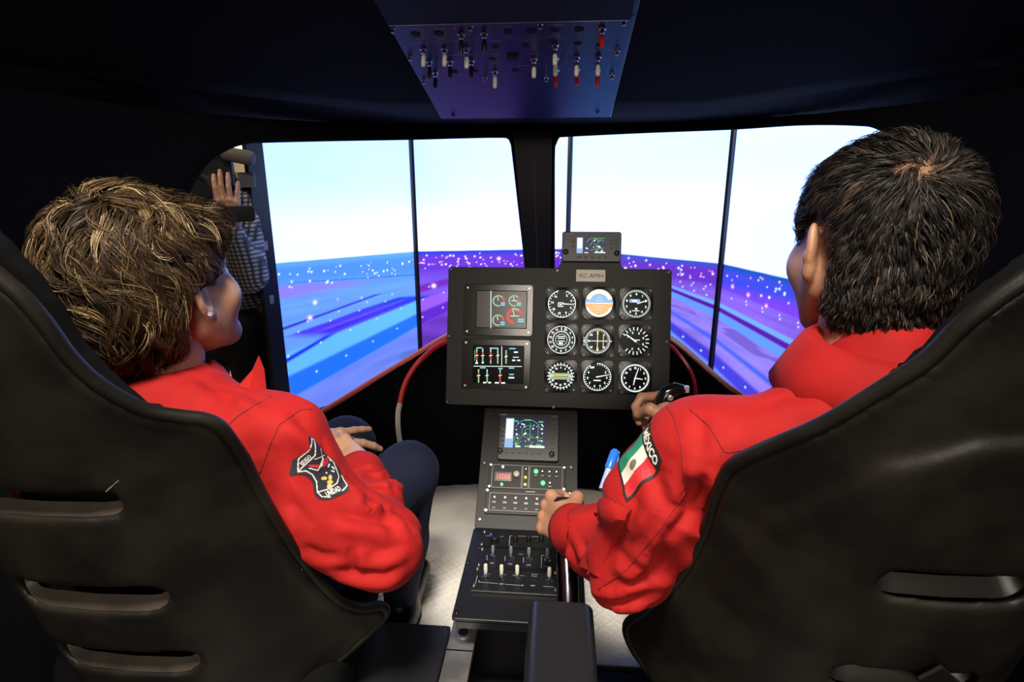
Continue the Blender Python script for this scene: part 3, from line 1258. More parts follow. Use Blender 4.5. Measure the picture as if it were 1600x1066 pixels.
def g_vertical(m, n):
    m.use(E_WHITE)
    for k in range(17):
        a = 300 + k * 300 / 17
        needle(m, a, .0265, .0350, .0022, Z1)
    numbers(m, .0215, 7, Z1, 300, 600, .0072, 1, 1)
    m.flat(rect(-.003, .0015, .012, .0035), Z1)
    n.use(E_WHITE)
    needle(n, 306, -.004, .028, .0042, Z3, .0022)
    n.use(mat('grey_tail', (.12, .13, .2), .5))
    needle(n, 126, .004, .016, .003, Z2)


def g_heading(m, n):
    m.use(E_WHITE)
    ring(m, .0290, .0302, Z1)
    ticks(m, .0270, .0345, 24, .0020, Z1)
    numbers(m, .0220, 12, Z1, 0, 360, .0060, 3, 3)
    m.flat(rect(-.0265, -.0075, .0265, .0075), Z1 - .0002)
    m.use(M_FACE).flat(rect(-.0252, -.0064, .0252, .0064), Z1 - .0001)
    n.use(E_YEL)
    n.flat(rect(-.024, .0008, .024, .0048), Z2)
    n.use(E_PALEGREEN).flat(rect(-.024, -.0048, .024, -.0008), Z2)


def g_speed(m, n):
    m.use(E_WHITE)
    ring(m, .0335, .0350, Z1, 0, 330)
    ticks(m, .0295, .0340, 30, .0015, Z1, 0, 335)
    numbers(m, .0240, 8, Z1, 60, 330, .0072, 2, 1)
    put_text(m, 'OFF', .006, -.013, .0235, Z1, .0005)
    m.flat(rect(-.009, -.0105, .009, -.0075), Z1)
    n.use(E_WHITE)
    needle(n, 78, -.003, .026, .0030, Z2, .0018)
    n.use(E_ORANGE)
    needle(n, 78, .026, .0320, .0022, Z2)


def g_clock(m, n):
    m.use(E_WHITE)
    ring(m, .0325, .0350, Z1)
    ticks(m, .0300, .0330, 60, .0009, Z1)
    numbers(m, .0255, 12, Z1, 30, 390, .0066, 1, 1)
    n.use(E_WHITE)
    needle(n, 18, -.002, .027, .0026, Z2, .0016)
    needle(n, 98, 0, .019, .0030, Z2, .0018)
    needle(n, 192, 0, .018, .0034, Z2, .0018)


GA = [(878, 475, 'dial with bar-shaped centre and pointer to the right, top left of the nine dials', [], g_airspeed),
      (936, 474, 'dial with blue sky above orange ground, below the registration plate', [(-1, -1)], g_attitude),
      (994, 475, 'dial with dense ticks and a small blue number window, top right of the nine dials', [(-1, -1)], g_altimeter),
      (877, 531, 'dial with two concentric number rings, left in the middle row of dials', [], g_torque),
      (933.5, 533, 'dial with white cross and yellow bars, middle of the nine dials', [(-1, -1), (1, -1)], g_hsi),
      (992, 533, 'dial with broad radial ticks and thick pointer up to the left', [(-1, -1)], g_vertical),
      (876, 588, 'dial with yellow horizontal bars across, bottom left of the nine dials', [(-1, -1)], g_heading),
      (933, 589, 'dial with one pointer to the right and orange tip, bottom middle', [(-1, -1)], g_speed),
      (992, 591, 'clock dial with white hands, bottom right of the nine dials', [(-1, -1)], g_clock)]
for g in GA:
    gauge(g[0], g[1], g[2], g[3], g[4])


# ---- two square engine displays
def display(px0, py0, px1, py1, sx0, sy0, sx1, sy1, label, draw, lit):
    x0, y1 = on(MP, px0, py0)
    x1, y0 = on(MP, px1, py1)
    cx, cy = (x0 + x1) / 2, (y0 + y1) / 2
    M = MP @ Matrix.Translation((cx, cy, 0))
    t = thing('engine_display', label, 'display', M, 'square displays on the instrument panel')
    wd, hg = x1 - x0, y1 - y0
    a0, b1 = on(M, sx0, sy0)
    a1, b0 = on(M, sx1, sy1)
    bz = MB().prism(rrect(0, 0, wd, hg, .008), 0, .006, .001)
    bz.build('bezel', t, m=mat('display_bezel', (.022, .021, .019), .16))
    MB().box(((a0 + a1) / 2, (b0 + b1) / 2, .0062), (a1 - a0 + .004, b1 - b0 + .004, .0006)).build('screen_edge', t, m=M_HOLE)
    s_ = MB().flat(rect(a0, b0, a1, b1), .0067).build('screen', t, m=lit)
    for ax in (-1, 1):
        for ay in (-1, 1):
            screw(t, ax * (wd / 2 - .010), ay * (hg / 2 - .010), .006, M_SCREW, .0036)
    d = MB()
    draw(d, lambda cx_, cy_: on(M, 680 + cx_ / 3.5525, 350 + cy_ / 3.5525))
    d.build('readout', s_)
    return t


def dr_a(d, q):
    z = .0071
    d.use(E_WHITE)
    a, b = q(311, 580), q(311, 372)
    d.flat(bar2(a, b, .0016), z)
    k = .000455
    for cx, cy, r, big in ((352, 428, 32, 0), (440, 428, 32, 0), (350, 535, 32, 0), (440, 512, 46, 1)):
        c = q(cx, cy)
        R = r * k
        if not big:
            d.use(E_PALEGREEN)
            for p in arc2(*c, R * .78, R, 45, 290, 18):
                d.flat(p, z)
            d.use(E_RED)
            for p in arc2(*c, R * .72, R * 1.12, -5, 45, 6):
                d.flat(p, z)
        else:
            d.use(E_RED)
            for p in arc2(*c, R * .62, R, 60, 270, 18):
                d.flat(p, z)
            for p in arc2(*c, R * .7, R * 1.1, 10, 50, 6):
                d.flat(p, z)
            d.use(E_PALEGREEN)
            for p in arc2(*c, R * .78, R * .98, 50, 110, 6):
                d.flat(p, z + .0001)
        d.use(E_WHITE)
        d.flat(bar2(c, (c[0] - R * .15, c[1] + R * .7), .0014), z + .0002)
        if cx == 440:
            d.flat(bar2((c[0] - R * .5, c[1]), (c[0] + R * .6, c[1]), .0014), z + .0002)
        d.use(E_CYAN)
        for dy in (0, -.0052):
            d.flat(rect(c[0] + R * .45, c[1] - R * .5 + dy, c[0] + R * 1.2, c[1] - R * .5 + dy + .0036), z + .0002)


def dr_b(d, q):
    z = .0071
    d.use(E_WHITE)
    d.flat(bar2(q(215, 789), q(482, 791), .0016), z)
    d.flat(bar2(q(371, 785), q(371, 680), .0016), z)
    for x, y0, y1, segs in ((233, 690, 775, 'GRRW'), (266, 690, 775, 'WRGG'), (310, 690, 775, 'WRRG'), (349, 690, 775, 'GWGG'), (395, 700, 775, 'GGGG'),
                            (243, 805, 880, 'GRGG'), (290, 805, 880, 'WGGG'), (362, 805, 880, 'GRRR')):
        for k, s in enumerate(segs):
            d.use({'G': E_PALEGREEN, 'R': E_RED, 'W': E_WHITE}[s])
            ya, yb = y0 + (y1 - y0) * k / 4, y0 + (y1 - y0) * (k + 1) / 4
            d.flat(bar2(q(x, yb), q(x, ya + 1), .0034 if s != 'W' else .002), z)
        d.use(E_WHITE)
        d.flat(bar2(q(x - 9, (y0 + y1) / 2), q(x + 9, (y0 + y1) / 2 - 4), .0018), z + .0002)
    d.use(E_CYAN)
    for x0, x1, y in ((232, 262, 688), (304, 352, 690), (412, 448, 692), (252, 282, 798), (352, 376, 802), (410, 440, 800), (432, 465, 740), (412, 438, 835)):
        d.flat(bar2(q(x0, y), q(x1, y), .0030), z)
    d.use(E_WHITE)
    for x0, x1, y in ((268, 284, 880), (296, 312, 880), (333, 355, 881), (368, 390, 882), (408, 440, 853), (428, 446, 757), (456, 473, 757), (438, 460, 712), (225, 240, 772), (260, 272, 770)):
        d.flat(bar2(q(x0, y), q(x1, y), .0036), z)
    d.use(E_GREEN)
    d.flat(bar2(q(222, 760), q(222, 700), .0016), z)


display(726, 444, 832, 526, 746, 455, 822, 513, 'square display with red and green arc gauges, upper of the pair', dr_a, mat('display_grey_reflection', (.035, .034, .032), .25))  # grey of the upper screen is a glass reflection painted in
display(723, 529, 828, 611, 741, 540, 817, 599, 'square display with red and green bars, lower of the pair', dr_b, M_FACE)


# ---- map navigators
def navigator(M, wd, hg, label, big):
    t = thing('gps_navigator', label, 'navigator', M, 'map navigators')
    MB().prism(rrect(0, 0, wd, hg, .006), 0, .010, .002).build('body', t, m=mat('unit_grey', (.024, .025, .028), .36))
    if not big:
        MB().box((0, 0, -.03), (wd - .004, hg - .004, .06)).build('case', t, m=M_MATTE)
    if big:
        sx0, sx1, sy0, sy1 = -.058, .028 + .012, -.030, .046
    else:
        sx0, sx1, sy0, sy1 = -.037, .035, -.0165, .023
    z = .0103
    sc = MB().flat(rect(sx0, sy0, sx1, sy1), z).build('screen', t, m=E_NAVY)
    d = MB()
    W_, H_ = sx1 - sx0, sy1 - sy0
    u = lambda a, b: (sx0 + W_ * a, sy0 + H_ * b)
    r_ = random.Random(5 if big else 9)
    d.use(E_BLUE).flat([u(0, 0), u(.21, 0), u(.21, 1), u(0, 1)], z + .0003)
    d.use(E_WHITE).flat([u(.02, .3), u(.19, .3), u(.19, .96), u(.02, .96)], z + .0005)
    d.use(E_GREEN)
    if big:
        for c, R in ((u(.57, .55), .016), (u(.57, .55), .0085), (u(.33, .30), .010)):
            for p in arc2(*c, R - .0011, R, 60, 330, 18):
                d.flat(p, z + .0003)
        for a, b in ((u(.62, .85), u(.62, .2)), (u(.55, .75), u(.70, .75)), (u(.82, .8), u(.82, .2)), (u(.62, .35), u(.95, .35)), (u(.3, .2), u(.5, .5))):
            d.flat(bar2(a, b, .0011), z + .0003)
        for a, b, w_ in ((u(.25, .90), .012, 0), (u(.88, .90), .012, 0), (u(.55, .95), .016, 0), (u(.6, .06), .020, 0), (u(.85, .12), .012, 0), (u(.3, .12), .010, 0)):
            d.flat(rect(a[0] - b / 2, a[1] - .002, a[0] + b / 2, a[1] + .002), z + .0004)
        n_w = 26
    else:
        for a, b in ((u(.45, .5), u(.62, .9)), (u(.62, .9), u(.95, .75)), (u(.65, .55), u(.75, .1)), (u(.5, .95), u(.98, .95)), (u(.6, .6), u(.9, .2)), (u(.85, .95), u(.7, .6)), (u(.45, .2), u(.95, .35))):
            d.flat(bar2(a, b, .0011), z + .0003)
        n_w = 10
    d.use(E_CYAN)
    for c, R in ((u(.56, .55), H_ * .42),):
        for p in arc2(*c, R - .0008, R, 20, 160, 12):
            d.flat(p, z + .0003)
    d.use(E_WHITE)
    for k in range(n_w):
        a = u(.27 + .68 * r_.random(), .1 + .75 * r_.random())
        w_ = .0015 + .002 * r_.random()
        d.flat([(a[0] - w_, a[1] + w_ * .6), (a[0], a[1] - w_), (a[0] + w_, a[1] + w_ * .6)], z + .0005)
    d.flat([u(.62, .02), u(.99, .02), u(.99, .09), u(.62, .09)], z + .0005)
    d.flat([u(.27, .02), u(.40, .02), u(.40, .07), u(.27, .07)], z + .0005)
    d.use(E_ORANGE)
    d.flat([u(.64, .04), u(.8, .04), u(.8, .06), u(.64, .06)], z + .0006)
    d.build('map', sc)
    kb = MB().prism(rrect(0, 0, .0085 if big else .0075, .0042, .001), 0, .0022, .0005)
    kb.use(M_KEY)
    kb.m = [0] * len(kb.f)
    km = kb.mesh('key')
    keys = []
    if big:
        keys += [(-.052 + k * .0158, -.042) for k in range(6)]
        keys += [(.059, .036 - k * .0125) for k in range(6)]
        keys += [(-.068, .018), (-.068, .004)]
    else:
        keys += [(-.030 + k * .0165, -.0262) for k in range(5)]
        keys += [(x, y) for x in (.049, .061) for y in (.017, .007, -.003)]
        keys += [(-.046, .013), (-.046, .001)]
    for x, y in keys:
        o = bpy.data.objects.new('key', km)
        COL.objects.link(o)
        o.parent = t
        o.location = (x, y, .010)
    for x, y in (((-.067, -.040), (.057, -.044)) if big else ((-.064, -.014), (.0625, -.0165))):
        k_ = MB().lathe([(.0068, 0), (.0068, .007), (.0048, .0075), (.0048, .014), (.003, .0148)], 16, Matrix.Translation((x, y, .010)))
        k_.build('knob', t, m=M_KNOB, smooth=True)
    pr = MB()
    s_ = .0048
    put_text(pr, 'GARMIN', s_, sx0 + .006 - (.014 if big else .024), hg / 2 - .0055, .0103, .0001)
    put_text(pr, 'GNS 530' if big else 'GNS 430', s_ * .8, wd / 2 - .013, hg / 2 - .0055, .0103)
    for k in range(4):
        pr.flat(rect(-wd / 2 + .008, .014 - k * .011, -wd / 2 + .015, .0152 - k * .011), .0103)
    pr.build('print', t, m=M_PRINT)['kind'] = 'stuff'
    return t


a, b = on(MP, 877.5, 410), on(MP, 970.5, 364)
MG = MP @ Matrix.Translation(((a[0] + b[0]) / 2, (a[1] + b[1]) / 2, .004))
navigator(MG, b[0] - a[0], b[1] - a[1], 'small map navigator standing on top of the instrument panel', False)

# ---- centre console: sloping upper face and flat lower face
MU = frame((-.180, 1.128, .292), (1, 0, 0), (0, .707, .707))
con = thing('center_console', 'black centre console with sloping radio stack and flat switch deck', 'console', Matrix.Translation((-.064, 0, 0)))
CW = .234
side = [(1.336, .50), (1.128, .292), (.851, .287), (.853, .272), (1.02, .20), (1.02, 0.003), (1.50, 0.003), (1.45, .49)]
sb = MB()
for x in (-CW / 2 + .006, CW / 2 - .006):
    sb.v += [(x, y - 0, z - .007) for y, z in side]
n_ = len(side)
sb.f = [tuple(range(n_)), tuple(range(2 * n_ - 1, n_ - 1, -1))] + [(i, n_ + i, n_ + (i + 1) % n_, (i + 1) % n_) for i in range(n_)]
sb.m = [0] * len(sb.f)
sb.build('body', con, m=M_PANEL_D)
MUl = Matrix.Translation((.064, 0, 0)) @ MU
f1 = MB().prism(rrect(CW / 2 - .001, .147, CW, .296, .006), -.006, 0, .001, MUl).build('upper_face', con, m=M_STACK)
ML = frame((-.182, .851, .289), (1, 0, 0), (0, 1, .010))
MLl = Matrix.Translation((.064, 0, 0)) @ ML
f2 = MB().prism(rrect(.122, .138, .244, .278, .006), -.006, 0, .001, MLl).build('lower_face', con, m=M_PANEL_D)


def scr_on(parent, Mw, Mloc, pts, m_, r):
    for q in pts:
        x, y = on(Mw, *q)
        o = screw(parent, 0, 0, 0, m_, r)
        o.matrix_local = Mloc @ Matrix.Translation((x, y, 0))


scr_on(con, MU, MUl, [(763, 648), (893, 651), (757, 724), (892, 731), (750, 812)], M_SCREWD, .0042)
scr_on(con, ML, MLl, [(732, 880), (714, 958)], M_SCREWD, .0042)

a, b = on(MU, 777, 720), on(MU, 874, 650)
MN = MU @ Matrix.Translation(((a[0] + b[0]) / 2, (a[1] + b[1]) / 2, 0))
navigator(MN, b[0] - a[0], b[1] - a[1], 'large map navigator set in the sloping centre console', True)

# radio unit with red digits and green lamps
Mr = MU
x0, y0 = on(MU, 762, 765)
x1, y1 = on(MU, 884, 728)
rd = thing('radio_unit', 'grey radio unit with red digits and green lamps, below the large navigator', 'radio', MU @ Matrix.Translation(((x0 + x1) / 2, (y0 + y1) / 2, 0)))
wd, hg = x1 - x0, y1 - y0
MB().prism(rrect(0, 0, wd, hg, .002), 0, .004, .001).build('face_plate', rd, m=M_STACK)
ln = MB()
for u0, u1 in ((-.455, -.07), (-.055, .02), (.035, .455)):
    for q in (bar2((u0 * wd, -hg * .42), (u1 * wd, -hg * .42), .001), bar2((u0 * wd, hg * .42), (u1 * wd, hg * .42), .001),
              bar2((u0 * wd, -hg * .42), (u0 * wd, hg * .42), .001), bar2((u1 * wd, -hg * .42), (u1 * wd, hg * .42), .001)):
        ln.flat(q, .0043)
ln.build('frame_lines', rd, m=M_PRINT)['kind'] = 'stuff'
wnd = MB().flat(rect(-.42 * wd, -hg * .18, -.20 * wd, hg * .16), .0043).build('digit_window', rd, m=mat('window_red', (.02, .002, .002), .2))
dg_ = MB()
put_text(dg_, '10000', hg * .30, -.31 * wd, -.01 * hg, .0046, .0003, width=.19 * wd)
dg_.build('digits', wnd, m=E_LEDR)
MB().lathe([(.0075, 0), (.007, .011), (.005, .012)], 16, Matrix.Translation((-.135 * wd, .06 * hg, .004))).build('knob', rd, m=mat('knob_ivory', (.55, .52, .46), .35), smooth=True)
for x, y, m_ in ((-.32, -.31, E_LEDG), (-.32, .34, E_LEDW), (-.018, -.02, E_LEDY), (-.018, .28, M_SCREW), (-.018, -.28, E_LEDY), (.115, .22, E_LEDG), (.20, .22, M_SCREW), (.29, .22, M_SCREW), (.38, .22, M_SCREW),
                 (.21, -.20, E_LEDG), (.30, -.20, M_SCREW)):
    r_ = .0052 if m_ is E_LEDG and y < .25 and x > 0 else .0033
    MB().lathe([(r_, 0), (r_, .003), (r_ * .5, .0045)], 10, Matrix.Translation((x * wd, y * hg, .004))).build('indicator_lamp', rd, m=m_, smooth=True)
for x, y in ((.115, .06), (.20, .06), (.29, .06), (.38, .06), (.30, -.32)):
    MB().prism(rrect(x * wd, y * hg, .009, .0045, .001), .004, .006, .0005).build('button', rd, m=M_KNOB)
for sx in (-1, 1):
    for sy in (-1, 1):
        screw(rd, sx * wd * .48, sy * hg * .40, .004, M_SCREW, .0036)

# audio selector strip
x0, y0 = on(MU, 757, 803)
x1, y1 = on(MU, 892, 768)
au = thing('audio_panel', 'grey selector strip with seven small buttons beside the man\'s hand', 'radio', MU @ Matrix.Translation(((x0 + x1) / 2, (y0 + y1) / 2, 0)))
wd, hg = x1 - x0, y1 - y0
MB().prism(rrect(0, 0, wd, hg, .002), 0, .004, .001).build('face_plate', au, m=M_STACK)
ln = MB()
for q in (bar2((-.45 * wd, -.36 * hg), (.45 * wd, -.36 * hg), .001), bar2((-.45 * wd, .30 * hg), (.45 * wd, .30 * hg), .001),
          bar2((-.45 * wd, -.36 * hg), (-.45 * wd, .30 * hg), .001), bar2((.45 * wd, -.36 * hg), (.45 * wd, .30 * hg), .001)):
    ln.flat(q, .0043)
for k in range(7):
    x = (-.395 + k * .125) * wd
    ln.flat(rect(x - .003, -.28 * hg, x + .003, -.245 * hg), .0043)
ln.flat(rect(-.03 * wd, .38 * hg, .08 * wd, .42 * hg), .0043)
ln.build('frame_lines', au, m=M_PRINT)['kind'] = 'stuff'
for k in range(7):
    x = (-.395 + k * .125) * wd
    MB().prism(rrect(x, -.06 * hg, .010, .006, .001), .004, .0062, .0005).build('button', au, m=M_KNOB)
    MB().lathe([(.0026, 0), (.002, .0025)], 8, Matrix.Translation((x, .14 * hg, .004))).build('indicator_lamp', au, m=E_LEDW)
for sx in (-1, 1):
    for sy in (-1, 1):
        screw(au, sx * wd * .485, sy * hg * .38, .004, M_SCREW, .0038)


# ---- toggle switches
def sub_mesh(key, fn):
    if key not in _txt:
        mb = MB()
        fn(mb)
        me = mb.mesh(key)
        me.polygons.foreach_set('use_smooth', [True] * len(me.polygons))
        me.set_sharp_from_angle(angle=math.radians(40))
        _txt[key] = me
    return _txt[key]


def f_base(mb):
    mb.use(M_CHROME)
    mb.lathe([(.0068, 0), (.0068, .002), (.0045, .0024), (.0042, .0075), (.003, .008)], 8)


def f_cap(m_, L=.020, r=.0036, stem=.008):
    def f(mb):
        mb.use(M_CHROME)
        mb.lathe([(.0013, 0), (.0019, stem)], 8)
        mb.use(m_)
        mb.lathe([(r * .72, stem - .001), (r, stem + .002), (r * 1.05, stem + L * .6), (r * .9, stem + L * .92), (r * .4, stem + L)], 10)
    return f


def toggle(parent, x, y, z, kind, tilt):
    b = bpy.data.objects.new('toggle_switch', sub_mesh('tgl_base', f_base))
    COL.objects.link(b)
    b.parent = parent
    b.location = (x, y, z)
    mm = {'w': M_CAPW, 'b': M_CAPB, 'r': M_CAPR, 's': M_SCREW, 'v': mat('cap_silver', (.45, .43, .40), .35, .6)}[kind[0]]
    key = 'tgl_' + kind
    fn = f_cap(mm, *((.018, .0042, .010) if kind == 'wl' else (.020, .0040, .006) if kind[0] in 'wr' else (.020, .0038, .005) if kind == 'b' else (.016, .0036, .006)))
    l = bpy.data.objects.new('lever', sub_mesh(key, fn))
    COL.objects.link(l)
    l.parent = b
    l.location = (0, 0, .0065)
    l.rotation_euler = (tilt, 0, 0)
    return b


# ---- overhead panel
MO = frame((-.288, 1.425, 1.197), (1, 0, 0), (0, -.971, .238))
OW = .398
ov = thing('overhead_panel', 'dark overhead panel, screen reflection painted in as blue, with ivory, black and red toggle switches', 'panel', MO)
MB().prism([(0, 0), (OW, 0), (OW, .62), (0, .62)], -.004, 0, .0008).build('plate', ov, m=M_OVER)
MB().box((OW / 2, .31, -.030), (OW - .02, .60, .05)).build('housing', ov, m=M_MATTE)


def oc_(cx, cy):
    return on(MO, 560 + cx / 3.478, cy / 3.478)


ya = (oc_(155, 120)[1] + oc_(1473, 75)[1]) / 2
xa, xb = oc_(155, 120)[0], oc_(1473, 75)[0]
xa, xb = max(xa, .012), min(xb, OW - .012)
yb = oc_(700, 418)[1]
MB().prism(rect(max(xa - .012, .003), yb, min(xb + .012, OW - .003), ya), 0, .0012, .0004).build('switch_plate', ov, m=M_OVER)
MB().box(((xa + xb) / 2, ya + .124, .010), (xb - xa, .20, .020)).build('upper_module', ov, m=M_OVERBOX)
MB().box(((xa + xb) / 2, ya + .0235, .0185), (xb - xa, .0016, .0035)).build('bright_edge', ov, m=mat('edge_metal', (.75, .68, .5), .25, 1.0))
for cx, cy, k, tl in [(560, 180, 'b', .1), (685, 175, 'b', .1), (1325, 150, 'r', -.1), (355, 262, 'w', -.1), (470, 260, 'w', -.1), (588, 258, 'wl', .1), (1070, 240, 'wl', .1),
                      (388, 330, 'b', 0), (500, 328, 'b', 0), (615, 325, 'b', 0), (955, 315, 'wl', .05), (1072, 312, 'w', 0), (1075, 375, 'r', 0), (1187, 305, 'wl', .05), (1187, 372, 'r', -.2),
                      (1303, 303, 'wl', .05), (1300, 372, 'r', .1), (420, 390, 'b', -.1), (743, 383, 'w', 0)]:
    x, y = oc_(cx, cy)
    toggle(ov, x, y, .0012, k, tl)
for cx, cy, r_ in [(312, 182, .0085), (437, 177, .0085), (812, 168, .0075), (940, 165, .009), (1068, 160, .0075), (1200, 155, .008), (745, 250, .006), (907, 245, .0055), (1193, 232, .007),
                   (727, 315, .007), (525, 388, .0065), (635, 383, .006), (852, 380, .007), (1312, 240, .006)]:
    x, y = oc_(cx, cy)
    MB().lathe([(r_, 0), (r_, .0006), (r_ * .8, .0008)], 14, Matrix.Translation((x, y, .0012))).build('empty_hole', ov, m=M_HOLE)
x, y = oc_(840, 305)
MB().prism(rrect(x, y, .021, .019, .001), .0012, .004, .0006).build('square_button', ov, m=M_HOLE)
for cx, cy in [(187, 148), (610, 135), (988, 125), (1443, 106), (280, 302), (1407, 270), (357, 430), (690, 417), (1022, 417), (1378, 402)]:
    x, y = oc_(cx, cy)
    screw(ov, x, y, .001, M_SCREW, .0045)
    MB().lathe([(.0032, 0), (.0032, .008), (.002, .0085)], 8, Matrix.Translation((x, y, .001))).build('stud', ov, m=M_SCREW)
for cx, cy in [(515, 625), (1300, 608), (100, 5)]:
    screw(ov, *oc_(cx, cy), 0, M_SCREWD, .0045)
pr = MB()
for a, b in [((520, 136), (715, 133)), ((520, 136), (522, 160)), ((715, 133), (716, 155)), ((290, 222), (700, 212)), ((800, 205), (1118, 197)), ((290, 222), (292, 238)), ((1118, 197), (1118, 214)),
             ((400, 298), (560, 295)), ((650, 292), (750, 289)), ((750, 289), (750, 300)), ((1133, 275), (1370, 264)), ((1370, 264), (1350, 392)), ((1133, 275), (1128, 340)), ((1128, 340), (1020, 345)),
             ((1020, 345), (1018, 402)), ((822, 354), (990, 350)), ((990, 350), (990, 358)), ((822, 354), (823, 362))]:
    pr.flat(bar2(oc_(*a), oc_(*b), .0007), .0016)
rr_ = random.Random(4)
for cx, cy, w_ in [(297, 150, 45), (437, 152, 60), (808, 138, 50), (1066, 128, 90), (1333, 118, 50), (340, 231, 80), (460, 230, 50), (902, 215, 70), (745, 218, 80), (555, 293, 130), (727, 303, 50), (735, 340, 40),
                   (955, 287, 65), (900, 352, 80), (740, 360, 40), (325, 207, 25), (447, 205, 22), (632, 200, 24), (818, 193, 24), (1068, 190, 60), (462, 388, 14), (925, 378, 12), (1030, 310, 10), (1145, 370, 8), (1360, 330, 10)]:
    n_ = max(2, int(w_ / 11))
    for k in range(n_):
        x, y = oc_(cx - w_ / 2 + w_ * (k + .5) / n_, cy)
        pr.flat(rect(x - .0012, y - .0012, x + .0012, y + .0012), .0016)
pr.build('print', ov, m=M_PRINT)['kind'] = 'stuff'

# ---- three switch panels on the console deck
def deck(px0, py0, px1, py1, label, h_=.006):
    x0, y0 = on(ML, px0, py1)
    x1, y1 = on(ML, px1, py0)
    x1 = x0 + .150 if x1 - x0 < .15 else x1
    M = ML @ Matrix.Translation(((x0 + x1) / 2, (y0 + y1) / 2, 0))
    t = thing('switch_panel', label, 'panel', M, 'switch panels on the console deck')
    wd, hg = x1 - x0, y1 - y0
    MB().prism(rrect(0, 0, wd, hg - .0015, .001), 0, h_, .0008).build('face_plate', t, m=M_PANEL_D)
    MB().box((0, -hg / 2 + .0012, h_ - .001), (wd, .0012, .0012)).build('bright_edge', t, m=mat('edge_steel', (.42, .40, .36), .35, 1.0))
    for sy in (-1, 1):
        screw(t, -wd * .47, sy * hg * .32, h_, M_SCREW, .0042)
        screw(t, wd * .47, sy * hg * .32, h_, M_SCREW, .0042)
    return t, M, wd, hg, h_


DQ = lambda cx, cy: (680 + cx / 2.96, 620 + cy / 2.96)
t, M, wd, hg, h_ = deck(748, 836, 880, 860, 'switch panel with black knobs, farthest of the three on the deck')
for cx, m_, r_ in ((275, M_KNOB, .010), (370, M_KNOB, .006), (432, M_KNOB, .006), (490, M_KNOB, .006)):
    x, y = on(M, *DQ(cx, 680))
    MB().lathe([(r_, 0), (r_ * .95, .012), (r_ * .7, .014)], 14, Matrix.Translation((x, y, h_))).build('knob', t, m=m_, smooth=True)
x, y = on(M, *DQ(258, 664))
MB().lathe([(.003, 0), (.003, .004), (.001, .006)], 10, Matrix.Translation((x, y, h_ + .006))).build('blue_tip', t, m=mat('tip_blue', (.03, .08, .6), .3), smooth=True)
pr = MB()
for a, b in (((346, 655), (500, 660)), ((346, 655), (342, 700)), ((235, 655), (255, 655)), ((300, 658), (315, 658))):
    pr.flat(bar2(on(M, *DQ(*a)), on(M, *DQ(*b)), .0010), h_ + .0003)
pr.build('print', t, m=M_PRINT)['kind'] = 'stuff'
t, M, wd, hg, h_ = deck(743, 862, 876, 894, 'switch panel with four silver toggles in a row, middle of the three')
for cx, cy in ((267, 757), (350, 760), (433, 766), (518, 770)):
    x, y = on(M, *DQ(cx, cy))
    toggle(t, x, y, h_, 'v', -.1)
pr = MB()
for cx, cy in ((262, 782), (347, 786), (432, 791)):
    x, y = on(M, *DQ(cx, cy))
    put_text(pr, 'OFF', .0050, x, y, h_ + .0003, .0001)
for a, b in (((240, 745), (240, 768)), ((323, 750), (323, 772)), ((408, 755), (408, 780)), ((492, 745), (490, 805)), ((492, 745), (505, 746)), ((385, 740), (408, 741)), ((500, 797), (535, 799))):
    pr.flat(bar2(on(M, *DQ(*a)), on(M, *DQ(*b)), .0010), h_ + .0003)
pr.build('print', t, m=M_PRINT)['kind'] = 'stuff'
t, M, wd, hg, h_ = deck(735, 893, 872, 927, 'switch panel with four ivory toggles, nearest of the three on the deck')
for cx, cy in ((234, 852), (307, 856), (379, 858), (527, 868)):
    x, y = on(M, *DQ(cx, cy))
    toggle(t, x, y, h_, 'w2', -.05)
x, y = on(M, *DQ(455, 862))
MB().lathe([(.0065, 0), (.0065, .001), (.005, .0012)], 14, Matrix.Translation((x, y, h_))).build('empty_hole', t, m=M_HOLE)
pr = MB()
for cx, cy in ((305, 879), (451, 887)):
    x, y = on(M, *DQ(cx, cy))
    put_text(pr, 'OFF', .0050, x, y, h_ + .0003, .0001)
for a, b in (((203, 870), (290, 877)), ((322, 880), (405, 887)), ((405, 880), (405, 890)), ((203, 862), (203, 872)), ((445, 833), (472, 835)), ((445, 842), (470, 844)), ((500, 890), (550, 893)), ((515, 838), (538, 839)), ((358, 838), (412, 841)), ((186, 880), (195, 840)), ((245, 832), (255, 832)), ((315, 835), (327, 836))):
    pr.flat(bar2(on(M, *DQ(*a)), on(M, *DQ(*b)), .0010), h_ + .0003)
pr.build('print', t, m=M_PRINT)['kind'] = 'stuff'

# ---- collective lever, its black cover, seat rail boxes
cl = thing('collective_lever', 'dark shiny collective lever with black grip in the man\'s left hand', 'lever', Matrix.Translation(P(888, 960, .93)))
base = np.array(P(888, 960, .93))
seg = [P(888, 960, .93) - base, P(887, 905, .955) - base, P(884, 850, .99) - base]
MB().tube(seg, .0175, 20).build('shaft', cl, m=mat('lever_metal', (.16, .15, .19), .18, 1.0), smooth=True)
gp = [P(884, 856, .985) - base, P(882, 820, 1.01) - base, P(880, 795, 1.03) - base, P(880, 783, 1.035) - base, P(880, 777, 1.037) - base]
MB().tube(gp, [.020, .021, .022, .021, .015], 18).build('grip', cl, m=M_KNOB, smooth=True)

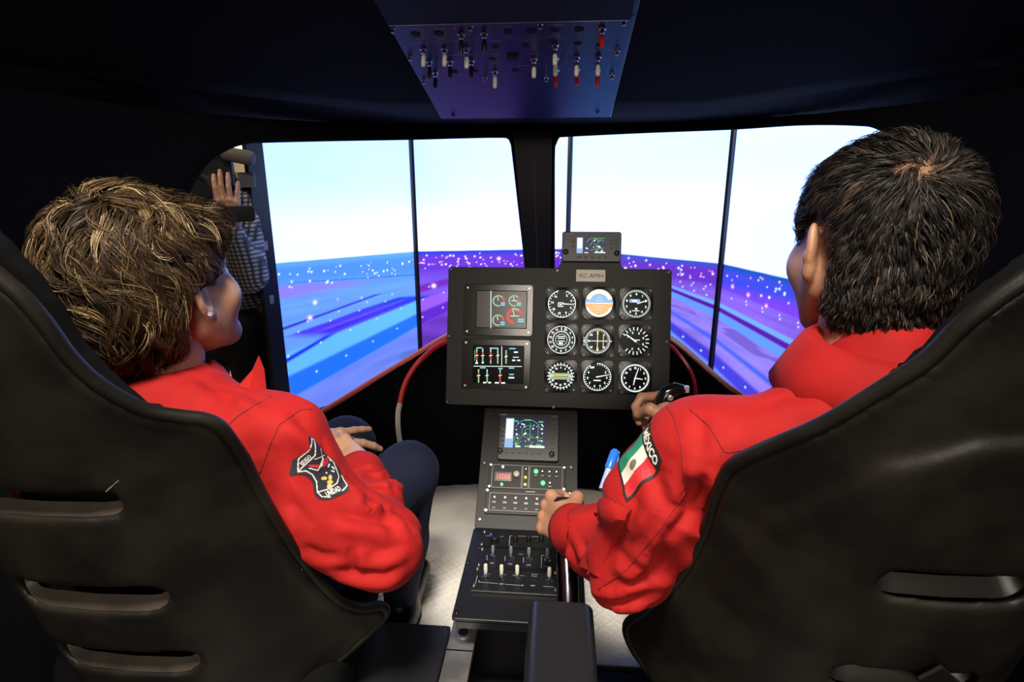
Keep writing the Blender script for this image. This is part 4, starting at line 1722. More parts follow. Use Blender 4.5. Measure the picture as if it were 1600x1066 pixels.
bx = thing('armrest_box', 'black rounded metal cover box between the seats', 'box', Matrix.Translation((.014, .50, 0)))
pf = [(-.050, 0.003)] + [(-.050 + .018 * (1 - math.cos(a)), .402 + .018 * math.sin(a)) for a in np.linspace(0, PI / 2, 8)] + [(.050 - .018 * (1 - math.cos(a)), .402 + .018 * math.sin(a)) for a in np.linspace(PI / 2, 0, 8)] + [(.050, .003)]
Mx = Matrix(((1, 0, 0, 0), (0, 0, -1, .252), (0, 1, 0, 0), (0, 0, 0, 1)))
MB().prism(pf[::-1], .0, .34, 0.0, Mx).build('cover', bx, m=M_BOX, smooth=True)
MB().tube([(-.0515, .10, .33), (-.0515, .18, .33)], .003, 8).build('bolt', bx, m=M_SCREW)

sr = thing('seat_base_box', 'flat black box under the left seat, beside the bare metal rail', 'box', Matrix.Translation((-.36, .70, 0)))
MB().prism(rrect(0, .0, .32, .46, .006), .003, .200, .003).build('box_body', sr, m=M_BOX)
for sx in (-1, 1):
    screw(sr, sx * .15, .22, .2, M_SCREWD, .004)
rl = thing('seat_rail', 'bare grey metal rail with a round hole beside the console', 'rail', Matrix.Translation((-.172, .70, 0)))
rp = MB()
hc = (0.0, .213)
ang = [2 * PI * k / 24 for k in range(24)]
rp.box((0, -.04, .194), (.050, .42, .012))
rp.build('rail_strip', rl, m=M_ALU)
rp = MB()
oo = [(.025 * max(-1, min(1, 1.45 * math.cos(a))), hc[1] + .043 * max(-1, min(1, 1.45 * math.sin(a)))) for a in ang]
ii = [(.0095 * math.cos(a), hc[1] + .0095 * math.sin(a)) for a in ang]
for z0, z1 in ((.188, .200),):
    vs = [(x, y - .003, z1) for x, y in oo] + [(x, y - .003, z1) for x, y in ii] + [(x, y - .003, z0) for x, y in ii] + [(x, y - .003, z0) for x, y in oo]
    fs = [(k * 24 + i, k * 24 + (i + 1) % 24, (k + 1) % 4 * 24 + (i + 1) % 24, (k + 1) % 4 * 24 + i) for k in range(4) for i in range(24)]
    rp.add(vs, fs)
rp.build('rail_end', rl, m=M_ALU)
rp = MB().lathe([(.0165, .200), (.016, .205), (.0105, .205), (.0105, .198)], 24, Matrix.Translation((0, hc[1] - .003, 0)))
rp.build('boss', rl, m=M_ALU, smooth=True)
MB().lathe([(.0104, .2030), (.0104, .2036), (.002, .2036)], 20, Matrix.Translation((0, hc[1] - .003, 0))).build('hole_dark_disc', rl, m=M_HOLE)  # dark disc stands in for the shade inside the hole
MB().box((0, 0, .095), (.03, .44, .184)).build('rail_web', rl, m=M_MATTE)

sr2 = thing('seat_base_box', 'flat black box under the right seat', 'box', Matrix.Translation((.235, .66, 0)))
MB().prism(rrect(.0, .0, .30, .46, .006), .003, .130, .003).build('box_body', sr2, m=M_BOX)

# ---- cyclic stick grip showing past the man's shoulder
cy0 = np.array(P(1040, 625, 1.12))
cs = thing('cyclic_stick', 'black control stick grip with silver button beside the instrument panel', 'control stick', Matrix.Translation((cy0[0] + .02, cy0[1], 0)))
o_ = np.array([cy0[0] + .02, cy0[1], 0])
g0 = [P(1036, 640, 1.12) - o_, P(1034, 628, 1.12) - o_, P(1042, 615, 1.12) - o_, P(1056, 609, 1.12) - o_, P(1070, 609, 1.12) - o_]
MB().tube(g0, [.015, .0155, .0165, .015, .009], 16).build('grip', cs, m=mat('grip_black', (.006, .006, .007), .15), smooth=True)
MB().tube([np.array((0, .02, .003)), np.array((.0, .02, .25)), g0[0] + np.array([0, 0, -.08]), g0[0]], [.013, .013, .012, .014], 12).build('shaft', cs, m=M_KNOB, smooth=True)
q = P(1047, 621, 1.10) - o_
MB().lathe([(.0055, 0), (.0055, .004), (.003, .005)], 12, Matrix.Translation(q) @ Matrix.Rotation(PI / 2, 4, 'X')).build('button', cs, m=mat('button_silver', (.6, .58, .5), .3, .7))
q = P(1072, 608, 1.115) - o_
MB().box(tuple(q), (.010, .010, .012)).build('trim_switch', cs, m=mat('switch_grey', (.5, .48, .5), .35, .3))


# ================================================================== SEATS
RC = math.radians(14)
SUP = np.array([0, -math.sin(RC), math.cos(RC)])
SN = np.array([0, math.cos(RC), math.sin(RC)])


def seat_w(s, t):
    k = np.interp(t, [-.3, 0, .15, .3], [.8, .75, .45, .3])
    a = np.abs(s) - .09
    return k * (.5 * (a + np.sqrt(a * a + .0009)))


def smooth_poly(pl, k=4):
    out_ = []
    n_ = len(pl)
    for i in range(n_):
        a, b, c, d = (np.array(pl[(i + j) % n_]) for j in (-1, 0, 1, 2))
        for t in np.arange(k) / k:
            out_.append(tuple(.5 * (2 * b + (c - a) * t + (2 * a - 5 * b + 4 * c - d) * t * t + (3 * b - a - 3 * c + d) * t ** 3)))
    return out_


def make_seat(p0, half, slots, groove, label):
    outline = smooth_poly(half + [(-s, t) for s, t in half[::-1] if abs(s) > 1e-6][::1])
    M = Matrix(((1, SN[0], SUP[0], p0[0]), (0, SN[1], SUP[1], p0[1]), (0, SN[2], SUP[2], p0[2]), (0, 0, 0, 1)))
    t_ = thing('bucket_seat', label, 'seat', M, 'bucket seats')

    def wfull(s, t):
        wv = seat_w(s, t)
        if groove:
            g = s_poly(s, t, groove)
            k_ = np.clip(.5 - g / .014, 0, 1)
            wv = wv - .009 * k_ * k_ * (3 - 2 * k_)
        return wv

    def fn(p):
        s, y, t = p[:, 0], p[:, 1], p[:, 2]
        o = s_poly(s, t, outline)
        e = .003
        wv = wfull(s, t)
        gx = (wfull(s + e, t) - wfull(s - e, t)) / (2 * e)
        gy = (wfull(s, t + e) - wfull(s, t - e)) / (2 * e)
        rim_ = np.exp(-(np.minimum(o, 0) / .012) ** 2)
        d = np.abs(y - wv) / np.sqrt(1 + gx * gx + gy * gy) - (.0055 + .0055 * rim_)
        d = smax(d, o + .006, .006)
        for t0, hl, hh in slots:
            q = np.hypot(np.maximum(np.abs(s) - (hl - hh), 0), t - t0) - hh
            d = smax(d, -q, .004)
        return d

    v, f = sdf_mesh(fn, (-.33, -.04, -.50), (.33, .27, .42), .005)
    v = relax(v, f, 3, .5)
    sh = link('back_shell', np_mesh('back_shell', v, f, [M_SEAT]), t_, smooth='all')

    # each slot is a moulded recess, deepest under its upper edge
    for t0, hl, hh in slots:
        na = 44
        vs, fs = [], []
        for k in range(9):
            u_ = k / 8
            hh2 = hh * (1 - u_) + .0012
            for i in range(na):
                a = 2 * PI * i / na
                s_ = (1 if math.cos(a) > 0 else -1) * (hl - hh) * min(1, abs(math.cos(a)) * 6) + (hh2 + .003) * math.cos(a)
                tt_ = t0 + (hh2 + .003) * math.sin(a) + u_ * hh * .78
                ris = (math.sin(a) + 1) / 2
                dep = .002 + .050 * u_ ** (1.25 - .95 * ris)
                vs.append((s_, float(seat_w(np.array(s_), np.array(t0))) * (1 - u_) + dep + .004 * u_ - .003, tt_))
        for k in range(8):
            for i in range(na):
                j = (i + 1) % na
                if math.sin(2 * PI * (i + .5) / na) < .12:
                    fs.append((k * na + i, k * na + j, (k + 1) * na + j, (k + 1) * na + i))
        fs = [f_ for f_ in fs if f_[0] // na < 3]
        MB().use(mat('slot_dark', (.018, .015, .012), .4) if groove else M_SLOT).add(vs, fs).build('slot_recess', t_, smooth='all')
    rp_ = [np.array([s, float(seat_w(np.array(s), np.array(t))), t]) for s, t in inset(outline[::-1], .0045)]
    MB().use(M_SEAT).tube(rp_ + rp_[:1], .0078, 10, cap=False).build('edge_bead', t_, smooth='all')

    def fn2(p):
        s, y, t = p[:, 0], p[:, 1], p[:, 2]
        o = s_poly(s * 1.10, t, outline) + .045
        d = np.abs(y - seat_w(s, t) * .8 - .075) - .012
        return smax(d, o, .02)
    v, f = sdf_mesh(fn2, (-.30, .0, -.46), (.30, .26, .40), .012)
    link('back_pad', np_mesh('back_pad', v, f, [M_SEATPAD]), t_, smooth='all')
    # base bucket and cushion
    up_l = np.array([0, -math.sin(-RC), math.cos(-RC)])

    def fn3(p):
        q = p - np.array([0, .27, -.47], np.float32)
        x, y, z = q[:, 0], q[:, 1] * math.cos(RC) - q[:, 2] * math.sin(RC) * -1 * -1, q[:, 2]
        d = np.maximum(np.maximum(np.abs(x) - .20, np.abs(y) - .21), np.abs(z - .12 * y) - .030)
        ex = np.maximum(np.abs(x) - .205, 0)
        ey = np.maximum(np.abs(y) - .18, 0)
        ez = np.maximum(np.abs(z - .10 * y) - .030, 0)
        return np.sqrt(ex * ex + ey * ey + ez * ez) - .035
    v, f = sdf_mesh(fn3, (-.27, .0, -.58), (.27, .54, -.30), .014)
    link('seat_cushion', np_mesh('seat_cushion', v, f, [M_SEATPAD]), t_, smooth='all')
    MB().tube([(-.15, .10, -.50), (-.15, .40, -.52)], .014, 10).tube([(.15, .10, -.50), (.15, .40, -.52)], .014, 10).build('mounting_bar', t_, m=M_MATTE, smooth=True)
    return t_, M


HALF_L = [(0, .372), (.03, .362), (.062, .330), (.080, .305), (.096, .272), (.107, .25), (.114, .224), (.119, .189), (.128, .158), (.143, .128), (.158, .107), (.178, .092),
          (.194, .080), (.203, .058), (.207, -.02), (.214, -.10), (.225, -.185), (.247, -.295), (.272, -.348), (.298, -.370), (.300, -.400), (.265, -.425), (.20, -.455), (.10, -.475), (0, -.478)]
HALF_R = [(0, .372), (.03, .362), (.062, .328), (.081, .304), (.094, .281), (.106, .25), (.131, .211), (.155, .172), (.178, .140), (.200, .105), (.213, .077), (.217, .046), (.219, -.044),
          (.228, -.12), (.245, -.197), (.268, -.270), (.287, -.332), (.275, -.374), (.250, -.399), (.235, -.415), (.19, -.45), (.10, -.475), (0, -.478)]
seatL, ML_seat = make_seat((-.57, .504, .712), HALF_L, [(.0, .098, .019), (-.158, .098, .023), (-.288, .098, .024)], None,
                           'scuffed black plastic bucket seat the woman sits in, with long slots')
gr_half = [(0, .182), (.044, .176), (.107, .138), (.168, .023), (.204, -.151), (.235, -.33), (.25, -.399), (.20, -.46), (0, -.49)]
gr = gr_half + [(-s, t) for s, t in gr_half[::-1] if s > 0]
seatR, MR_seat = make_seat((.40, .521, .668), HALF_R, [(-.004, .072, .021), (-.165, .078, .022)], gr,
                           'smooth black bucket seat the man sits in, with a curved crease')
# scratches on the left shell
scr = mat('scratch_pale', (.20, .16, .10), .6)


def surf_pt(M, px, py, w_fn):
    """point of a seat shell seen there"""
    r = ray(px, py)
    Mi = np.array(M.inverted())
    o = (Mi @ np.array([*CAMPOS, 1]))[:3]
    d = Mi[:3, :3] @ r
    ts = np.linspace(.3, 1.4, 2200)
    q = o + ts[:, None] * d
    g = q[:, 1] - w_fn(q[:, 0], q[:, 2])
    i = int(np.argmax(g > 0))
    return q[i] + np.array([0, -.0062, 0])


for a, b, wd in (((482, 872), (430, 960), .0006), ((428, 962), (412, 985), .0005), ((172, 762), (192, 744), .0006), ((310, 825), (335, 845), .0004)):
    pts = [surf_pt(ML_seat, a[0] + (b[0] - a[0]) * t, a[1] + (b[1] - a[1]) * t, seat_w) for t in np.linspace(0, 1, 8)]
    MB().tube(pts, wd, 5).build('scratch', seatL, m=scr)
# harness strap sticking out of the lower slot of the right seat and a bolt at its corner
q0 = surf_pt(MR_seat, 1425, 1022, seat_w) + np.array([0, -.02, 0])
q1 = surf_pt(MR_seat, 1470, 1070, seat_w) + np.array([0, -.005, 0])
q2 = surf_pt(MR_seat, 1520, 1110, seat_w) + np.array([0, .0, 0])
sb = MB()
up_ = np.array([.012, 0, .018])
for q in (q0, q1, q2):
    sb.v += [tuple(q - up_ * .3), tuple(q + up_), tuple(q + up_ + np.array([0, .004, 0])), tuple(q - up_ * .3 + np.array([0, .004, 0]))]
sb.f = [(0, 1, 2, 3), (11, 10, 9, 8)] + [(k * 4 + i, k * 4 + (i + 1) % 4, k * 4 + 4 + (i + 1) % 4, k * 4 + 4 + i) for k in (0, 1) for i in range(4)]
sb.m = [0] * len(sb.f)
sb.build('harness_strap', seatR, m=mat('strap_black', (.010, .010, .011), .5))
q = surf_pt(MR_seat, 1026, 1042, seat_w)
MB().lathe([(.007, 0), (.007, .003), (.004, .006)], 14, Matrix.Translation(q) @ Matrix.Rotation(PI / 2, 4, 'X')).build('bolt', seatR, m=M_SCREW, smooth=True)


# ================================================================== PEOPLE
M_SKIN_W = mat('skin_warm', (.46, .262, .165), .45, sss=.10, bump=(300, .06, .001), noise=(30, (.41, .21, .125), .4, .7))
M_SKIN_M = mat('skin_tan', (.44, .225, .135), .45, sss=.10, bump=(300, .06, .001), noise=(30, (.38, .18, .105), .4, .7))
M_RED = mat('red_cloth', (.37, .0125, .012), .75, sheen=.12, bump=(420, .35, .0010), noise=(18, (.31, .010, .010), .35, .7), spec=.15)
M_REDD = mat('red_seam', (.22, .004, .006), .8)
M_NAVY = mat('navy_cloth', (.010, .013, .034), .75, sheen=.2, bump=(700, .2, .0008), spec=.2)
M_SHOE = mat('shoe_black', (.008, .008, .009), .4)
M_HAIR = mat('hair', (.05, .03, .02), .52, spec=.22, attr='Col')
M_GOLD = mat('gold', (.85, .60, .16), .22, 1.0)


def rot_az(a):
    """rows: local x, y, z axes of a body part whose front looks along azimuth a (right of +Y)"""
    return np.array([[math.cos(a), -math.sin(a), 0], [math.sin(a), math.cos(a), 0], [0, 0, 1.0]])


def axes(az_, pitch=0.0, roll=0.0):
    R0 = rot_az(az_)
    x, y, z = R0
    y2 = y * math.cos(pitch) + z * math.sin(pitch)
    z2 = z * math.cos(pitch) - y * math.sin(pitch)
    x3 = x * math.cos(roll) - z2 * math.sin(roll)
    z3 = z2 * math.cos(roll) + x * math.sin(roll)
    return np.array([x3, y2, z3])


def head_local(q, jaw=1.0, ear_side=(-1, 1)):
    """a head at the origin (between the ears), face towards +y"""
    d = s_ell(q, (0, -.018, .040), (.0755, .098, .088))
    d = smin(d, s_ell(q, (0, .030, -.010), (.066, .066, .095)), .03)
    d = smin(d, s_cone(q, (-.050, .0, -.040), (-.020, .070, -.088), .026, .020), .03)
    d = smin(d, s_cone(q, (.050, .0, -.040), (.020, .070, -.088), .026, .020), .03)
    d = smin(d, s_sph(q, (0, .080, -.090), .021 * jaw), .02)
    d = smin(d, s_cone(q, (-.045, .058, -.020), (.045, .058, -.020), .026, .026), .03)          # cheeks
    d = smin(d, s_cone(q, (-.032, .084, .030), (.032, .084, .030), .011, .011), .015)           # brow
    for sx in (-1, 1):
        d = smax(d, -s_ell(q, (sx * .032, .103, .010), (.019, .014, .012)), .010)               # eye sockets
        d = smin(d, s_ell(q, (sx * .032, .080, .010), (.0135, .0125, .0105)), .004)             # lids over the eyes
    d = smin(d, s_cone(q, (0, .094, .018), (0, .114, -.024), .0075, .0115), .008)               # nose
    for sx in (-1, 1):
        d = smin(d, s_sph(q, (sx * .011, .103, -.027), .0085), .006)
    d = smin(d, s_ell(q, (0, .094, -.052), (.024, .009, .006)), .004)                            # lips
    d = smin(d, s_ell(q, (0, .092, -.064), (.021, .009, .007)), .004)
    for sx in ear_side:
        # ear: tilted disc with rim and bowl
        a = math.radians(32) * sx
        c = np.array([sx * .0820, -.012, -.002])
        ex_ = np.array([math.cos(a), -abs(math.sin(a)) * 1.0 * (1), 0])
        ex_ = np.array([sx * math.cos(abs(a)), -math.sin(abs(a)) * -1, 0])
        ez_ = np.array([0, -.22, .975])
        ey_ = np.cross(ez_, ex_)
        ey_ /= np.linalg.norm(ey_)
        ez_ = np.cross(ex_, ey_)
        e = s_rot(q, c, [ex_, ey_, ez_])
        er = s_ell(e, (0, 0, .004), (.0075, .020, .033))
        er = smin(er, s_ell(e, (0, .004, -.024), (.0065, .0105, .012)), .010)
        er = smax(er, -s_ell(e, (.008, .0, .006), (.0065, .0115, .019)), .004)
        er = smin(er, s_ell(e, (.004, .010, -.004), (.0045, .004, .007)), .003)
        d = smin(d, er, .007)
    return d


def hand_chain(spec):
    """(points, radii) of a finger from base, lengths, flexion angles and splay"""
    base, lens, flex, splay, rs = spec
    p = np.array(base, float)
    pts = [p]
    a = 0
    for L, fl in zip(lens, flex):
        a += fl
        p = p + L * np.array([math.sin(splay) * math.cos(a), math.cos(splay) * math.cos(a), -math.sin(a)])
        pts.append(p)
    return pts, rs


def hand_mesh(flex, thumb, side, splay=(.10, .02, -.06, -.14), h=.0019, scale=1.0, wrist=.055):
    """hand in local axes: +y fingers, +z back of the hand, thumb on +x (side=1) or -x"""
    sp = []
    for (bx, by), lens, r, fl, s_ in zip(((.030, .088), (.010, .092), (-.011, .088), (-.030, .079)),
                                       ((.040, .025, .020), (.044, .028, .021), (.041, .026, .020), (.032, .020, .018)),
                                       ((.0098, .0088, .0080, .0066), (.0100, .0090, .0082, .0068), (.0095, .0086, .0078, .0064), (.0086, .0076, .0068, .0058)), flex, splay):
        sp.append(hand_chain(((bx, by, 0), lens, fl, s_, r)))
    th = [np.array(t, float) for t in thumb]

    def fn(p):
        q = p.copy()
        if side < 0:
            q[:, 0] = -q[:, 0]
        d = s_cone(q, (.020, .020, -.004), (.028, .086, -.001), .0150, .0115)
        for x0, x1 in ((.008, .010), (-.006, -.011), (-.019, -.029)):
            d = smin(d, s_cone(q, (x0, .018, -.004), (x1, .084, -.001), .0155, .0110), .012)
        d = smin(d, s_ell(q, (.026, .038, -.014), (.016, .028, .015)), .014)               # thumb ball
        d = smin(d, s_chain(q, [(.0, -wrist, -.002), (.0, -.01, -.002), (.0, .02, -.004)], (.027, .0255, .024), .01), .014)
        d = smax(d, -(np.abs(q[:, 2] + .004) * -1 + .0), 1e-4) if False else d
        for pts, rs in sp:
            d = smin(d, s_chain(q, pts, rs, .003), .0055)
            d = smin(d, s_sph(q, pts[0] + np.array([0, 0, .003]), .0098), .006)            # knuckle
        d = smin(d, s_chain(q, [(.020, .030, -.010)] + th, (.014, .0125, .0102, .0080), .004), .008)
        return d
    pts = np.concatenate([np.array(s[0]) for s in sp] + [np.array(th), np.array([(-.05, -wrist - .01, -.03), (.06, .1, .03)])])
    if side < 0:
        pts = pts * np.array([-1, 1, 1])
    lo, hi = pts.min(0) - .022, pts.max(0) + .022
    v, f = sdf_mesh(fn, lo, hi, h)
    # nails
    return v * scale, f


def place(v, origin, ydir, zdir):
    y = np.array(ydir, float)
    y /= np.linalg.norm(y)
    z = np.array(zdir, float)
    z -= y * (z @ y)
    z /= np.linalg.norm(z)
    x = np.cross(y, z)
    return np.array(origin) + v[:, :1] * x + v[:, 1:2] * y + v[:, 2:3] * z


def join(parts):
    vs, fs, o = [], [], 0
    for v, f in parts:
        vs.append(v)
        fs.append(f + o)
        o += len(v)
    return np.concatenate(vs), np.concatenate(fs)


def child(name, me, parent, smooth='all'):
    o = link(name, me, parent, smooth)
    o.matrix_parent_inverse = parent.matrix_world.inverted()
    return o


def folds(p, axis, f_ax, f_cr, seed):
    """cross-wise cloth folds: ridged noise squeezed along an axis"""
    axis = np.array(axis, float)
    axis /= np.linalg.norm(axis)
    a = p @ axis
    rest = p - a[:, None] * axis
    q = rest * f_cr + (a * f_ax)[:, None] * axis + seed
    q = q + .55 * (np.stack([VN(p * 9 + s_, 1.0) for s_ in (1, 4, 7)], -1) - .5)
    n = VN(q, 1.0)
    return (1 - np.abs(2 * n - 1)) ** 1.5 * 1.25 - 1.0


def creases(v, f, lines):
    """press fold lines into cloth: each line is measured points, depth, width"""
    bv_ = bvh_of(v, f)
    e1, e2 = v[f[:, 2]] - v[f[:, 0]], v[f[:, 3]] - v[f[:, 1]]
    fn_ = np.cross(e1, e2)
    nn_ = np.zeros_like(v)
    for k in range(4):
        np.add.at(nn_, f[:, k], fn_)
    nn_ /= np.linalg.norm(nn_, axis=1, keepdims=True) + 1e-12
    disp = np.zeros(len(v))
    for pix, A, wd in lines:
        pts = []
        for a, b in zip(pix[:-1], pix[1:]):
            n_ = max(2, int(math.hypot(b[0] - a[0], b[1] - a[1]) / 4))
            for k in range(n_ + 1):
                t = k / n_
                h, _ = cast_px(bv_, a[0] + (b[0] - a[0]) * t, a[1] + (b[1] - a[1]) * t)
                if h is not None:
                    pts.append(h)
        if len(pts) < 3:
            continue
        pts = np.array(pts)
        near = np.nonzero((v > pts.min(0) - .05).all(1) & (v < pts.max(0) + .05).all(1))[0]
        d2 = ((v[near][:, None] - pts[None]) ** 2).sum(-1)
        i_ = d2.argmin(1)
        d_ = np.sqrt(d2.min(1))
        tan = np.gradient(pts, axis=0)[i_]
        sgn = np.sign((np.cross(tan, nn_[near]) * (v[near] - pts[i_])).sum(-1))
        fade = np.clip(np.minimum(i_, len(pts) - 1 - i_) / (len(pts) * .22), 0.15, 1)
        s_ = d_ * sgn
        disp[near] += fade * A * (-np.exp(-(s_ / wd) ** 2) + .85 * np.exp(-((s_ - 2.1 * wd) / (1.5 * wd)) ** 2))
    return v + nn_ * disp[:, None]


def bvh_of(v, f):
    return BVHTree.FromPolygons([tuple(x) for x in v], [tuple(int(k) for k in x) for x in f])


def cast_px(bvh, px, py):
    r = ray(px, py)
    h = bvh.ray_cast(Vector(CAMPOS), Vector(r).normalized())
    return (np.array(h[0]), np.array(h[1])) if h[0] is not None else (None, None)


def affine_patch(bvh, ref_px, to_px, extra=.0012):
    """maps design coordinates onto cloth: the plane through three seen points, pushed onto the surface along its normal"""
    A = [cast_px(bvh, *to_px(*q))[0] for q in ref_px]
    q = np.array(ref_px, float)
    Mx = np.linalg.inv(np.array([q[1] - q[0], q[2] - q[0]]).T)
    e1, e2 = A[1] - A[0], A[2] - A[0]
    n = np.cross(e1, e2)
    n /= np.linalg.norm(n)
    if n @ (CAMPOS - A[0]) < 0:
        n = -n

    def mp(x, y, lift=0.0):
        s = Mx @ (np.array([x, y], float) - q[0])
        p = A[0] + e1 * s[0] + e2 * s[1]
        h = bvh.ray_cast(Vector(p + n * .045), Vector(-n), .12)
        if h[0] is None:
            return None
        m_ = np.array(h[1])
        if m_ @ n < .15:
            return None
        return np.array(h[0]) + m_ * (extra + lift)
    return mp


def patch_mesh(mp, x0, x1, y0, y1, step, colour_fn, mats, tag_base=None):
    """fine cloth patch; colour_fn(x, y) -> (inside, rgb)"""
    xs_ = np.arange(x0, x1 + step, step)
    ys_ = np.arange(y0, y1 + step, step)
    gx, gy = np.meshgrid(xs_, ys_, indexing='ij')
    ins, col = colour_fn(gx, gy)
    idx = -np.ones(gx.shape, int)
    vs, cs = [], []
    for i, j in zip(*np.nonzero(ins)):
        p = mp(gx[i, j], gy[i, j])
        if p is None:
            continue
        idx[i, j] = len(vs)
        vs.append(p)
        cs.append(col[i, j])
    q = np.stack([idx[:-1, :-1], idx[1:, :-1], idx[1:, 1:], idx[:-1, 1:]], -1).reshape(-1, 4)
    q = q[(q >= 0).all(1)]
    return np.array(vs), q, np.array(cs)


def tint(col, m, c):
    m = m[..., None] if m.ndim == 2 else m
    return col * (1 - m) + np.array(c) * m


def seg_mask(gx, gy, pts, w_):
    m = np.zeros(gx.shape, bool)
    for a, b in zip(pts[:-1], pts[1:]):
        e = np.array(b, float) - a
        t = np.clip(((gx - a[0]) * e[0] + (gy - a[1]) * e[1]) / (e @ e), 0, 1)
        m |= np.hypot(gx - a[0] - e[0] * t, gy - a[1] - e[1] * t) < w_ / 2
    return m.astype(float)


def text_on(mp, s, size, cx, cy, rot, width, lift, flip=True):
    """lettering laid on the cloth (design space has y down)"""
    vs, fs, wd = text_polys(s, size, size * .035)
    k = width / wd
    ca, sa = math.cos(rot), math.sin(rot)
    out = []
    for x, y in vs:
        x, y = (x - wd / 2) * k, -(y - size * .35)
        p = mp(cx + x * ca - y * sa, cy + x * sa + y * ca, lift)
        out.append(p)
    fs = [f for f in fs if all(out[i] is not None for i in f)]
    out = [o if o is not None else np.zeros(3) for o in out]
    return out, fs


def with_text(vs, q, cs, texts):
    """one mesh: patch faces with vertex colours + lettering faces"""
    bm_v = [tuple(v) for v in vs]
    col = [tuple(c) for c in cs]
    faces = [tuple(int(k) for k in f) for f in q]
    for tv, tf, tc in texts:
        o = len(bm_v)
        bm_v += [tuple(v) for v in tv]
        col += [tc] * len(tv)
        faces += [tuple(i + o for i in f) for f in tf]
    me = bpy.data.meshes.new('patch')
    me.from_pydata(bm_v, [], faces)
    a = me.color_attributes.new('Col', 'FLOAT_COLOR', 'POINT')
    a.data.foreach_set('color', np.concatenate([np.array(col, np.float32), np.ones((len(col), 1), np.float32)], 1).ravel())
    me.materials.append(mat('embroidery', (.1, .1, .1), .7, attr='Col'))
    me.update()
    return me


def collar(center, ax, rx, ry, prof, open_deg, tip, n=60, th=.003):
    """folded shirt collar round the neck: profile [(extra radius, height)]; open at the front"""
    vs, fs = [], []
    m_ = len(prof)
    for k in range(n + 1):
        t = k / n
        a = math.radians(open_deg / 2 + (360 - open_deg) * t)       # 0 = front (+y)
        edge = max(0.0, 1 - min(t, 1 - t) * n / 7)
        for j, (dr, z) in enumerate(prof):
            r0x, r0y = rx + dr, ry + dr
            zz = z
            fall = j / (m_ - 1)
            zz -= tip * edge * max(0, fall - .5) * 2
            lift = .02 * edge
            p = np.array([math.sin(a) * r0x, math.cos(a) * r0y + lift * fall, zz])
            vs.append(np.array(center) + p @ np.array(ax))
    for k in range(n):
        for j in range(m_ - 1):
            a = k * m_ + j
            fs.append((a, a + 1, a + m_ + 1, a + m_))
    return np.array(vs), np.array(fs)


def strands(sdf, guides0, flow, length, off, wave, nseg, per, spread, width, cols, seed, push=True, tipclump=.55):
    """locks of hair as narrow ribbons. guides0 (K,3); flow(p, t, k)->dir ; off(t) distance from the scalp field"""
    r_ = np.random.default_rng(seed)
    K = len(guides0)

    def grad(p):
        e = .002
        g = np.stack([sdf(p + np.array(v) * e) - sdf(p - np.array(v) * e) for v in np.eye(3)], -1)
        return g / (np.linalg.norm(g, axis=-1, keepdims=True) + 1e-9)
    path = [guides0.copy()]
    nor = [grad(guides0)]
    p = guides0.copy()
    L = length(guides0) * (.75 + .5 * r_.random(K))
    ph = r_.random(K) * 6.28
    for i in range(nseg):
        t = (i + 1) / nseg
        g = grad(p)
        d = flow(p, t, np.arange(K))
        d = d - g * (d * g).sum(-1, keepdims=True) * .9
        d /= np.linalg.norm(d, axis=-1, keepdims=True) + 1e-9
        side = np.cross(g, d)
        wv = wave[0] * np.sin(wave[1] * t * L / .1 + ph)
        d = d + side * wv[:, None]
        d /= np.linalg.norm(d, axis=-1, keepdims=True)
        p = p + d * (L / nseg)[:, None]
        if push:
            s = sdf(p)
            o_ = off(t)
            p = p + grad(p) * np.clip(o_ - s, -.006, .03)[:, None]
        path.append(p.copy())
        nor.append(grad(p))
    path, nor = np.array(path), np.array(nor)             # (n+1, K, 3)
    V, F, Cc = [], [], []
    base = 0
    n1 = nseg + 1
    gi = np.repeat(np.arange(K), per)
    N = len(gi)
    offv = r_.normal(size=(N, 3)) * spread
    tt = np.linspace(0, 1, n1)
    off_amt = (1 - tipclump * tt)[:, None, None]
    jit = r_.normal(size=(N, 3)) * spread * .25
    sp = path[:, gi] + offv[None] * off_amt + jit[None] * np.sin(tt * 5)[:, None, None]
    end = .7 + .3 * r_.random(N)                           # strand length variation
    tan = np.gradient(sp, axis=0)
    tan /= np.linalg.norm(tan, axis=-1, keepdims=True) + 1e-9
    sd = np.cross(nor[:, gi], tan)
    sd /= np.linalg.norm(sd, axis=-1, keepdims=True) + 1e-9
    tilt = r_.normal(size=N) * .6
    sd = sd * np.cos(tilt)[None, :, None] + nor[:, gi] * np.sin(tilt)[None, :, None]
    wv = width * (1 - .85 * tt ** 2)[:, None, None] * (.6 + .8 * r_.random(N))[None, :, None]
    a = sp - sd * wv / 2
    b = sp + sd * wv / 2
    verts = np.stack([a, b], 2)                            # (n1, N, 2, 3)
    idx = np.arange(n1 * N * 2).reshape(n1, N, 2)
    f = np.stack([idx[:-1, :, 0], idx[:-1, :, 1], idx[1:, :, 1], idx[1:, :, 0]], -1).reshape(-1, 4)
    c = cols(gi, r_, N)
    cc = np.broadcast_to(c[None, :, None, :], (n1, N, 2, 3)).reshape(-1, 3)
    return verts.reshape(-1, 3), f, cc


